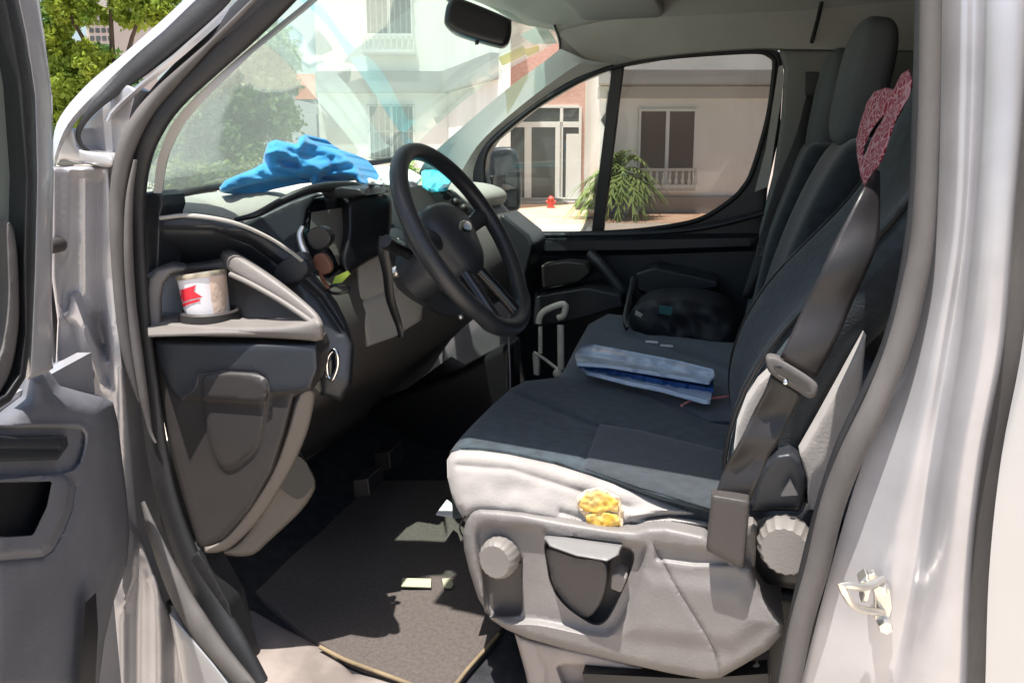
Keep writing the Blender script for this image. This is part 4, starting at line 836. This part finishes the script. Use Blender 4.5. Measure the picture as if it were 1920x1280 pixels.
clo = relief('blue_cloth', cl, mapY(fit([(411, 355, .30), (684, 350, .56), (540, 262, .46)])), M['blue'], None, sharp=180, step=3, R=12, Rm=.03, hf=lambda a, b: clothf(a, b), skirt=(.02, .05, -.01),
       feats=[([(514, 300), (530, 294), (560, 302), (574, 318), (556, 322), (530, 318)], -.03, 10)],
       lines=[([(496, 288), (520, 282), (552, 294)], .016, 5), ([(496, 300), (500, 316), (580, 334)], -.012, 5), ([(606, 334), (622, 318), (660, 314)], -.014, 6), ([(568, 262), (560, 290), (600, 320)], .012, 8), ([(622, 300), (626, 318)], -.01, 5)])
tag(clo, 'bright blue crumpled cloth draped over the dashboard hood', 'cloth')
# papers on the dash
def crumple(name, pts, z, m, h, nscale=.08, step=4):
    o = relief(name, pts, mapZ(z), m, None, sharp=180, step=3, R=5, Rm=-.0, noise=h, nscale=nscale, hf=lambda a, b: h * .7, skirt=(0, 0, -.006)); return o
o = crumple('document_wrap', [(682, 318), (700, 311), (742, 312), (770, 318), (790, 330), (780, 345), (730, 342), (692, 340)], 1.415, M['white'], .012)
tag(o, 'white and pale blue crumpled papers lying on the dash top near the windscreen', 'papers')
o = crumple('folded_paper', [(790, 322), (806, 312), (830, 322), (846, 338), (838, 352), (808, 356), (792, 346)], 1.405, M['cyan'], .008)
tag(o, 'cyan packet on the dash seen through the steering wheel', 'packet')
# phone holder with keys on the pod
ph = empty('phone_holder', None, PY(560, 485, .25)); tag(ph, 'dark clip-on phone holder arm standing on the dashboard vent pod', 'phone holder')
tube('clamp_arm', L3([(568, 424, .27), (562, 440, .265), (566, 460, .26), (572, 478, .255), (560, 500, .25)]), [.004, .006, .007, .008, .006], M['metal'], ph, n=16, seg=8)
prism('clamp_head', S([(578, 432), (600, 424), (616, 436), (618, 452), (604, 468), (586, 468), (575, 450)], 3), .27, .02, M['black'], ph, bevel=.003)
blob('ball_joint', PY(566, 486, .245), (.018, .014, .014), M['charcoal'], ph, n=12)
prism('clamp_base', S([(512, 504), (540, 482), (568, 488), (576, 506), (560, 528), (530, 534), (514, 520)], 3), .225, .03, M['charcoal'], ph, bevel=.005)
ky = empty('key_fob', None, PY(600, 500, .26)); tag(ky, 'brown leather key fob with ring and lime tag hanging by the instruments', 'keys')
prism('leather_fob', S([(588, 480), (604, 475), (617, 490), (620, 506), (608, 515), (594, 508), (586, 494)], 3), .26, .012, M['brown'], ky, bevel=.003)
prism('lime_tag', [(628, 518), (650, 508), (655, 514), (640, 530), (622, 534)], .30, .006, M['lime'], ky, bevel=.001)
tube('key_ring', L3([(616, 540, .28), (630, 534, .28), (650, 536, .29), (654, 544, .29), (636, 550, .28), (620, 548, .28)]), .003, M['black'], ky, n=24, seg=6, closed=True)
tube('key_strap', L3([(600, 510, .262), (606, 525, .265), (616, 540, .27)]), .004, M['brown'], ky, n=8, seg=6)
# charging cord
o = tube('charging_cord', L3([(954, 590, .62), (954, 640, .62), (956, 690, .62), (957, 740, .63), (958, 800, .66)]), .0018, mat('grey_cord', (.20, .18, .19), .5), n=14, seg=6)
tag(o, 'thin grey cord hanging straight down below the steering wheel', 'cord')
# folded metal trolley in the passenger footwell
tr_ = empty('luggage_trolley', None, PY(1030, 700, 1.3)); tag(tr_, 'pale metal trolley handle standing in the dark passenger footwell', 'trolley')
PM = mat('sunlit_metal_tone', (.80, .77, .68), .4, var=.08, vscale=30)  # the metal's sunlit brightness is put into this pale colour
yT = 1.30
tube('handle_loop', L3([(1010, 606, yT), (1013, 592, yT), (1026, 580, yT), (1058, 570, yT), (1057, 590, yT), (1046, 596, yT)]), .010, PM, tr_, n=24, seg=8)
tube('rod', L3([(1013, 612, yT), (1013, 662, yT)]), .007, PM, tr_, seg=8)
tube('rod', L3([(1051, 610, yT), (1052, 692, yT)]), .011, PM, tr_, seg=8)
tube('strut', L3([(1001, 660, yT), (1020, 672, yT), (1048, 694, yT)]), .005, PM, tr_, seg=8)
prism('side_plate', [(998, 662), (1010, 668), (1010, 705), (1000, 702)], yT, .02, PM, tr_, bevel=.003)
blob('wheel_hub', PY(1046, 700, yT), (.016, .016, .016), PM, tr_, n=10)
# bag, parcel on passenger seat
bg_ = empty('handbag', None, PY(1270, 640, 1.2)); tag(bg_, 'black soft bag with a teal label sitting on the passenger seat', 'bag')
bo = relief('bag_body', [(1178, 600), (1190, 575), (1230, 560), (1300, 560), (1350, 572), (1376, 600), (1386, 660), (1370, 690), (1300, 672), (1230, 648), (1190, 625)], mapY(1.12), mat('black_nylon', (.012, .013, .018), .6, bump=.5, bscale=80), bg_, step=7, R=24, Rm=.06, smooth=True, skirt=(0, .16, 0), noise=.02, nscale=.04)
prism('label', [(1236, 572), (1262, 576), (1258, 592), (1236, 588)], 1.085, .004, M['teal'], bg_, bevel=.001)
tube('bag_strap', L3([(1188, 520, 1.3), (1180, 560, 1.2), (1172, 600, 1.14), (1176, 616, 1.1)]), .008, M['black'], bg_, n=14, seg=6, flat=.4)
prism('zip_pull', [(1192, 582), (1205, 590), (1202, 596), (1190, 590)], 1.08, .006, M['metal'], bg_, bevel=.001)
for a, b, c in ((1222, 641, 14), (1250, 648, 8)):
    o = box('paper_scrap', PZ(a, b, 1.02), (.03, .008, .004), M['white'], bevel=.001); tag(o, 'tiny white paper scrap beside the black bag' if c == 14 else 'smallest white paper fleck beside the black bag', 'paper scrap')
pc = empty('parcel', None, PZ(1200, 700, 1.0)); tag(pc, 'flat pale blue plastic parcel lying across the passenger seat', 'parcel')
relief('plastic_wrap', [(1078, 664), (1090, 650), (1112, 645), (1180, 658), (1270, 675), (1338, 692), (1340, 704), (1330, 715), (1240, 700), (1140, 684), (1082, 680)], mapZ(1.035), M['plast_blue'], pc, sharp=180, step=4, R=5, Rm=-.004, noise=.004, nscale=.05, skirt=(0, 0, -.007), lines=[([(1092, 664), (1200, 680), (1330, 706)], -.008, 5)])
relief('blue_print', [(1084, 668), (1130, 672), (1250, 692), (1338, 712), (1338, 728), (1240, 712), (1140, 692), (1086, 682)], mapZ(1.022), M['deep_blue'], pc, step=6, skirt=(0, 0, -.01), noise=.006, nscale=.08)
relief('lower_packet', [(1086, 684), (1110, 682), (1160, 694), (1220, 708), (1336, 732), (1332, 750), (1320, 750), (1240, 728), (1180, 716), (1100, 696)], mapZ(1.012), M['plast_blue'], pc, sharp=180, step=4, R=4, Rm=-.003, noise=.004, nscale=.05, skirt=(0, 0, -.008))
o = tube('pink_cord', [PZ(a, b, 1.0) for a, b in ((1278, 760), (1300, 750), (1340, 746), (1372, 742))], .0028, M['pink'], n=14, seg=6); tag(o, 'thin pink cord between the two seats by the parcel', 'cord')
# bandana tied round the near headrest
bn = relief('bandana', [(1614, 330), (1607, 290), (1606, 262), (1614, 228), (1626, 192), (1640, 172), (1662, 164), (1676, 168), (1690, 140), (1704, 130), (1712, 150), (1706, 180), (1692, 204), (1682, 222), (1672, 250), (1660, 288), (1648, 312), (1636, 330), (1628, 345), (1622, 352)],
            mapY(fit([(1610, 290, .36), (1622, 350, .26), (1712, 150, .22)])), M['bandana'], None, step=4, R=6, Rm=.008, noise=.004, nscale=.06, skirt=(0, .003, 0), sharp=180, holes=[[(1618, 296), (1621, 274), (1632, 248), (1646, 228), (1660, 213), (1655, 226), (1642, 246), (1631, 268), (1623, 288)]], lines=[([(1625, 200), (1650, 186), (1690, 180)], -.012, 6), ([(1640, 320), (1660, 260), (1690, 190)], .012, 7), ([(1700, 150), (1680, 175), (1660, 185)], .012, 7)])
tag(bn, 'red and white paisley bandana knotted above the seat belt', 'bandana')
# floor mat
mt = empty('floor_mat', None, PZ(800, 1150, .64)); tag(mt, 'dark carpet floor mat with tan bound edge in the driver footwell', 'floor mat')
relief('mat_pile', [(560, 900), (860, 900), (960, 1150), (925, 1200), (850, 1290), (800, 1300), (770, 1284), (700, 1258), (645, 1235), (560, 1180), (420, 1060)], mapZ(.642), M['mat_'], mt, step=10, R=4, Rm=.002, skirt=(0, 0, -.01), noise=.002)
tube('mat_binding', [PZ(a, b, .645) for a, b in ((600, 1212), (645, 1235), (700, 1256), (770, 1282), (805, 1298), (845, 1290), (880, 1250), (935, 1188))], .0034, M['binding'], mt, n=60, seg=8)
for pts, lb in (([(755, 1083), (808, 1084), (808, 1100), (752, 1098)], 'pale rectangular paper slip lying on the dark floor mat'), ([(829, 1084), (846, 1083), (850, 1094), (846, 1101), (832, 1100)], 'small pale torn slip on the mat, beside the rectangular one')):
    o = relief('paper_slip', pts, mapZ(.650), mat('pale_slip', (.40, .40, .27), .8), None, step=6, skirt=(0, 0, -.002)); tag(o, lb, 'paper slip')
o = relief('paper_corner', [(818, 962), (838, 936), (846, 942), (856, 968)], mapZ(.72), M['white'], None, step=6, skirt=(0, 0, -.004)); tag(o, 'pale paper corner sticking out under the driver cushion', 'paper')

# ================================================================== OUTSIDE
def G(px, D):
    """ground position under picture column px at distance D along the view"""
    a = (px - 960) / FPX; f = Vector((-math.sin(YAW), math.cos(YAW), 0)); p = CAM + (f + RT * a) * D; return Vector((p.x, p.y, 0))
def Zat(py, D): return 1.5 + (HORY - py) / FPX * D
o = mesh('ground', [Vector(v) for v in ((-150, -40, 0), (150, -40, 0), (150, 220, 0), (-150, 220, 0))], [(0, 1, 2, 3)], mat('pale_paving', (.46, .40, .33), .9, bump=.3, bscale=8, col2=(.54, .47, .39), vscale=1.2), smooth=False)
tag(o, kind='structure')
f_ = Vector((-math.sin(YAW), math.cos(YAW), 0))
q = [G(900, 14.5), G(1600, 14.5), G(1600, 20.5), G(900, 20.5)]
o = mesh('path', [v + Vector((0, 0, .004)) for v in q], [(0, 1, 2, 3)], mat('warm_paving', (.58, .36, .24), .9, bump=.3, bscale=6, col2=(.64, .45, .32), vscale=2), smooth=False); tag(o, kind='structure')
WALL = mat('white_render', (.72, .71, .67), .9, bump=.3, bscale=12, col2=(.86, .85, .82), vscale=.9, stretch=(1, 1, .35))
BAND = mat('grey_render', (.30, .29, .28), .9, bump=.2, bscale=6, var=.08, vscale=1)
BRICK = mat('pink_brick', (.55, .33, .28), .9, bump=.3, bscale=20, col2=(.62, .42, .36), vscale=8, stretch=(1, 1, 3))
GLS = mat('dark_window', (.075, .085, .085), .25, spec=.6); FRM = mat('white_frame', (.72, .72, .70), .5); BAR = mat('iron_bars', (.22, .24, .23), .6)
PNK = mat('brick_behind_glass', (.085, .055, .05), .2)
def wallbox(name, a, b, z0, z1, th, m, parent, out=0, bevel=.01):
    """upright box from ground point a to b, from z0 to z1; its face stands OUT in front of the line, its depth is th"""
    d = (b - a).normalized(); n = Vector((d.y, -d.x, 0))
    if n.dot(CAM - a) < 0: n = -n
    p = [a + n * out, b + n * out, b + n * (out - th), a + n * (out - th)]
    vs = [Vector((v.x, v.y, z)) for z in (z0, z1) for v in p]
    return mesh(name, vs, [(0, 1, 2, 3), (4, 5, 6, 7), (0, 1, 5, 4), (1, 2, 6, 5), (2, 3, 7, 6), (3, 0, 4, 7)], m, parent, bevel=bevel, seg=1)
hs = empty('white_house', None, G(900, 21)); tag(hs, 'white rendered two-storey house with grey ledge, barred windows and glazed entrance', 'house')
def window(px0, px1, py0, py1, D, a=None, bars=7, mg=GLS, bal=None, wh=(1,)):
    A, B = G(px0, D), G(px1, D); z0, z1 = Zat(py1, D), Zat(py0, D); W = (B - A).length
    fr = wallbox('window', A, B, z0, z1, .08, mg, hs, out=.02)
    for t0, t1 in ((0, .04), (.96, 1), (.47, .53)): wallbox('frame', A.lerp(B, t0), A.lerp(B, t1), z0, z1, .04, FRM, fr, out=.05, bevel=0)
    wallbox('frame', A, B, z1 - .06, z1, .04, FRM, fr, out=.052, bevel=0)
    if bars:
        bs = [wallbox('b', A.lerp(B, k / (bars + 1)) - (B - A).normalized() * .012, A.lerp(B, k / (bars + 1)) + (B - A).normalized() * .012, z0, z1, .02, BAR, None, out=.11, bevel=0) for k in range(1, bars + 1)]
        bs += [wallbox('b', A, B, z0 + (z1 - z0) * t, z0 + (z1 - z0) * t + .03, .02, BAR, None, out=.115, bevel=0) for t in (.02, .5, .97)]
        join('bars', bs, fr)
    wallbox('sill', A.lerp(B, -.03), A.lerp(B, 1.03), z0 - .08, z0, .2, WALL, fr, out=.12, bevel=0)
    return A, B, z0, z1, fr
def balustrade(px0, px1, py0, py1, D, m, n=9):
    A, B = G(px0, D), G(px1, D); z0, z1 = Zat(py1, D), Zat(py0, D); d = (B - A).normalized(); L = []
    L.append(wallbox('r', A, B, z1 - .06, z1, .08, m, None, out=.34, bevel=0)); L.append(wallbox('r', A, B, z0, z0 + .07, .08, m, None, out=.34, bevel=0))
    L.append(wallbox('r', A, B, z0 - .06, z0, .32, m, None, out=.33, bevel=0))
    for k in range(n + 1):
        c = A.lerp(B, k / n); n_ = Vector((d.y, -d.x, 0)); n_ = n_ if n_.dot(CAM - A) > 0 else -n_
        h = z1 - z0 - .13; r = .045
        L.append(lathe('p', [(r * .5, 0), (r, h * .25), (r * .45, h * .55), (r * .8, h * .8), (r * .5, h)], c + n_ * .30 + Vector((0, 0, z0 + .07)), (0, 0, 1), m, None, n=8))
    join('balustrade', L, hs)
DL, DR, DP = 22.0, 16.6, 20.0
# left block, its side wing, brick entrance bay, right block
wallbox('wall', G(604, DL), G(842, DL), 0, 9.5, 6, WALL, hs)
wallbox('ledge', G(604, DL), G(846, DL), Zat(178, DL), Zat(140, DL), .3, BAND, hs, out=.22)
wallbox('wall', G(842, DL), G(935, DR + .9), 0, 9.5, .3, WALL, hs)
wallbox('ledge', G(842, DL), G(935, DR + .9), Zat(178, DL), Zat(140, DL), .3, BAND, hs, out=.2)
wallbox('wall', G(880, DP), G(1122, DP), 0, 9.5, .4, BRICK, hs)
wallbox('wall', G(1122, DR), G(1700, DR), 0, 9.5, 5, WALL, hs)
wallbox('ledge', G(1118, DR), G(1700, DR), Zat(165, DR), Zat(140, DR), .5, BAND, hs, out=.5)
wallbox('ledge', G(1118, DR), G(1700, DR), Zat(188, DR), Zat(166, DR), .2, mat('pale_grey_render', (.45, .45, .44), .9), hs, out=.06)
wallbox('ledge', G(1122, DR), G(1700, DR), 0, .38, .3, BAND, hs, out=.1)
window(695, 781, 198, 298, DL); window(695, 781, -60, 78, DL); balustrade(693, 785, 76, 108, DL, FRM)
window(1193, 1300, 206, 348, DR, mg=PNK, bars=0); 
balustrade(1190, 1296, 314, 350, DR, mat('weathered_balustrade', (.34, .33, .31), .8)); window(1500, 1600, 206, 348, DR)
# entrance
def bx(nm, x0, x1, y0, y1, m, out, th=.06): return wallbox(nm, G(x0, DP), G(x1, DP), Zat(y1, DP), Zat(y0, DP), th, m, en, out=out, bevel=.004)
en = part('entrance', hs)
bx('transom', 900, 1083, 205, 234, GLS, .02); bx('door_glass', 900, 983, 240, 376, GLS, .02); bx('door_leaf', 984, 1052, 240, 376, GLS, .03); bx('side_light', 1054, 1083, 240, 376, GLS, .02)
for x0, x1, y0, y1 in ((900, 1083, 230, 240), (1048, 1054, 203, 376), (983, 996, 240, 376), (1040, 1052, 240, 376), (1083, 1088, 203, 376), (1060, 1083, 252, 376), (900, 1083, 200, 205)):
    bx('frame', x0, x1, y0, y1, FRM, .07)
for k in range(2): wallbox('step', G(880, DP), G(1110, DP), 0, .06 * (2 - k), .5 + .35 * k, BAND, hs, out=.5 + .35 * k)
# hydrant
hy = empty('fire_hydrant', None, G(1033, 18)); tag(hy, 'small red hydrant on the paving by the glass entrance door', 'hydrant')
REDP = mat('red_paint', (.60, .06, .04), .5)
hc = G(1033, 18)
lathe('barrel', [(.11, 0), (.11, .03), (.07, .04), (.07, .2), (.085, .21), (.085, .235), (.06, .26), (.03, .29), (0, .295)], hc, (0, 0, 1), REDP, hy, n=16)
tube('outlet', [hc + Vector((-.12, 0, .15)), hc + Vector((.12, 0, .15))], .035, REDP, hy, seg=10)
# plants
def leafmat(n, c, c2): return mat(n, c, .7, col2=c2, vscale=1.6, spec=.3)
def palm(px, D, h, r, name, label, cat, m, pot, seed, n=46, group=None):
    random.seed(seed); root = G(px, D); e = empty(name, None, root); tag(e, label, cat, group)
    if pot: lathe('pot', [(.0, .02), (.16, 0), (.2, .3), (.22, .36), (.19, .36), (.17, .3), (0, .3)], root, (0, 0, 1), pot, e, n=18)
    tube('stem', [root + Vector((0, 0, .2)), root + Vector((.03, 0, h * .45))], .05, mat('stem', (.12, .09, .05), .9), e, seg=8)
    vs = []; fs = []
    for k in range(n):
        az = random.uniform(0, 2 * math.pi); el = random.uniform(-.1, 1.35); L = r * random.uniform(.75, 1.1); d = Vector((math.cos(az), math.sin(az), 0)); s = d.cross(Vector((0, 0, 1)))
        base = root + Vector((0, 0, h * random.uniform(.3, .55))); prev = None; wd = .06 * r
        for i in range(9):
            t = i / 8; p = base + d * (L * math.cos(el) * t) + Vector((0, 0, L * (math.sin(el) * t - .75 * t * t)))
            # leaflets either side
            if i:
                for sg in (-1, 1):
                    q = len(vs); tip = p + s * sg * wd * 2.6 * math.sin(math.pi * (.15 + .8 * t)) + (p - prev) * .9 + Vector((0, 0, -.03))
                    vs += [prev, p, tip]; fs.append((q, q + 1, q + 2))
            prev = p
    mesh('fronds', vs, fs, m, e, smooth=False)
palm(1160, 15.6, 1.9, 1.2, 'potted_palm', 'arching green palm in a blue pot behind the window divider', 'potted plant', leafmat('green_frond', (.10, .17, .04), (.22, .30, .08)), mat('blue_pot', (.08, .10, .30), .4), 3, 90)
tro = G(1095, 17.4); trough = empty('planter', None, tro); tag(trough, 'low dark planter box on the paving beside the potted palm', 'planter')
wallbox('planter_box', G(1080, 17.4), G(1112, 17.4), 0, .2, .25, mat('dark_planter', (.08, .085, .07), .7), trough)
palm(765, 19.0, 1.5, 1.0, 'shrub', 'light green spiky shrub under the ground floor window', 'shrub', leafmat('light_frond', (.14, .26, .06), (.26, .38, .12)), None, 5, 50)
palm(835, 19.5, 1.3, .9, 'shrub', 'light green spiky shrub beside the windscreen pillar', 'shrub', leafmat('light_frond_b', (.14, .26, .06), (.26, .38, .12)), None, 6, 50)
# trees: trunk, limbs and thousands of leaves in clumps
def tree(px, D, crown, trunk_h, label, seed, m, nclump=90, leaves=110, ls=.16, name='tree', group=None, tr=.2, fork=True):
    random.seed(seed); rng = np.random.default_rng(seed); root = G(px, D); e = empty(name, None, root); tag(e, label, 'tree', group)
    bark = mat('bark', (.08, .055, .04), .95, bump=.8, bscale=30, dist=.02)
    top = root + Vector((0, 0, trunk_h)); parts = [tube('t', [root, root + Vector((.1, .05, trunk_h * .5)), top], [tr * 1.4, tr, tr * .8], bark, n=10, seg=10)]
    cs = []
    for cx, cz, rx, rz in crown:      # blobs given in picture columns and rows at distance D
        c = G(cx, D) + Vector((0, 0, Zat(cz, D))); R2 = rx / FPX * D; Rz = rz / FPX * D
        parts.append(tube('l', [top, top.lerp(c, .5) + Vector((0, 0, .2)), c], [tr * .7, tr * .4, tr * .15], bark, n=8, seg=7))
        for k in range(nclump):
            v = Vector(rng.normal(size=3)).normalized() * (rng.random() ** .4); cs.append(c + Vector((v.x * R2, v.y * R2, v.z * Rz)))
    join('trunk', parts, e)
    vs = []; fs = []
    for c in cs:
        cr_ = rng.uniform(.25, .6) * ls * 4
        P = rng.normal(size=(leaves, 3)) * cr_ * .55; A = rng.normal(size=(leaves, 3)); B = rng.normal(size=(leaves, 3))
        A /= np.linalg.norm(A, axis=1)[:, None]; B -= A * (A * B).sum(1)[:, None]; B /= np.linalg.norm(B, axis=1)[:, None]; s = ls * rng.uniform(.5, 1.1, leaves)[:, None]
        for p, a, b in zip(P, A * s, B * s * .55):
            k = len(vs); cc = (c.x + p[0], c.y + p[1], c.z + p[2])
            vs += [(cc[0] - a[0], cc[1] - a[1], cc[2] - a[2]), (cc[0] + b[0], cc[1] + b[1], cc[2] + b[2]), (cc[0] + a[0], cc[1] + a[1], cc[2] + a[2]), (cc[0] - b[0], cc[1] - b[1], cc[2] - b[2])]; fs.append((k, k + 1, k + 2, k + 3))
    me = bpy.data.meshes.new('crown'); me.from_pydata(vs, [], fs); me.materials.append(m)
    o = bpy.data.objects.new('crown', me); COL.objects.link(o); o.parent = e; o.matrix_parent_inverse = parent_world(e).inverted()
def leafm(n, c, c2, sc=.9):
    m = mat(n, c, .6, col2=c2, vscale=sc, spec=.3); t = m.node_tree; b = t.nodes['Principled BSDF']; out = t.nodes['Material Output']
    tl = t.nodes.new('ShaderNodeBsdfTranslucent'); mx = t.nodes.new('ShaderNodeMixShader'); mx.inputs[0].default_value = .4
    r = [x for x in t.nodes if x.type == 'VALTORGB'][0]; t.links.new(r.outputs[0], tl.inputs[0])
    t.links.new(b.outputs[0], mx.inputs[1]); t.links.new(tl.outputs[0], mx.inputs[2]); t.links.new(mx.outputs[0], out.inputs[0]); return m
tree(230, 9, [(150, 20, 90, 70), (240, -20, 90, 80), (120, 110, 70, 50), (200, 130, 60, 40), (300, 20, 60, 50), (150, 180, 60, 50)], 1.7, 'yellow-green leafy tree in the gap between open door and windscreen pillar', 11, leafm('sunny_leaves', (.14, .24, .03), (.34, .40, .05), 2.2), 40, 150, .04, tr=.08)
tree(120, 14, [(60, 60, 90, 90), (150, 150, 90, 70), (90, 240, 90, 60), (220, 200, 70, 60)], 2.0, 'darker green tree standing behind the yellow-green one', 12, leafm('green_leaves', (.06, .14, .03), (.16, .28, .05)), 50, 90, .09, tr=.12)
tree(440, 19, [(470, 150, 70, 70), (420, 220, 80, 70), (510, 110, 50, 50), (360, 280, 70, 50), (520, 200, 50, 60), (450, 290, 70, 40)], 1.6, 'broad green tree seen through the windscreen above the blue cloth', 13, leafm('mid_leaves', (.10, .18, .08), (.24, .34, .14)), 60, 90, .12, tr=.15)
tree(350, 17, [(340, 330, 60, 22), (400, 335, 50, 20), (470, 330, 40, 22)], .5, 'low light green bush below the broad tree', 14, leafm('bush_leaves', (.14, .20, .05), (.26, .30, .10)), 40, 70, .08, name='bush', tr=.04)
# far buildings behind the tree
def block(px0, px1, top, D, m, roof, label, name='far_building'):
    e = empty(name, None, G((px0 + px1) / 2, D)); tag(e, label, 'building')
    A, B = G(px0, D), G(px1, D); wallbox('wall', A, B, 0, Zat(top, D), 5, m, e)
    wallbox('roof', A.lerp(B, -.05), A.lerp(B, 1.05), Zat(top, D), Zat(top, D) + .5, 5.6, roof, e, out=.3)
    return e, A, B
e, A, B = block(560, 606, 190, 40, mat('far_grey_wall', (.22, .25, .30), .9), mat('grey_roof', (.35, .33, .32), .9), 'grey building with orange panel beside the white house')
wallbox('orange_panel', G(566, 40), G(604, 40), Zat(190, 40), Zat(145, 40), .6, mat('orange_panel', (.62, .22, .12), .8), e, out=.4)
for k in range(3): wallbox('window', G(572 + k * 11, 40), G(578 + k * 11, 40), Zat(228, 40), Zat(214, 40), .1, mat('pale_win', (.55, .6, .6), .4), e, out=.06)
e, A, B = block(495, 560, 210, 36, mat('far_white_wall', (.62, .66, .68), .9), mat('white_roof', (.6, .62, .64), .9), 'low white building with blue-grey gridded windows behind the tree')
for k in range(3):
    for j in range(2): wallbox('window', G(532 + k * 9, 36), G(538 + k * 9, 36), Zat(208 + j * 13, 36), Zat(198 + j * 13, 36), .1, mat('bluewin', (.25, .38, .5), .4), e, out=.06)
e, A, B = block(190, 240, 30, 45, mat('tower_wall', (.50, .42, .38), .9), mat('tower_roof', (.4, .36, .34), .9), 'pinkish apartment tower glimpsed through the leaves')
for k in range(4):
    for j in range(7): wallbox('window', G(196 + k * 11, 45), G(203 + k * 11, 45), Zat(44 + j * 14, 45), Zat(36 + j * 14, 45), .1, GLS, e, out=.06)
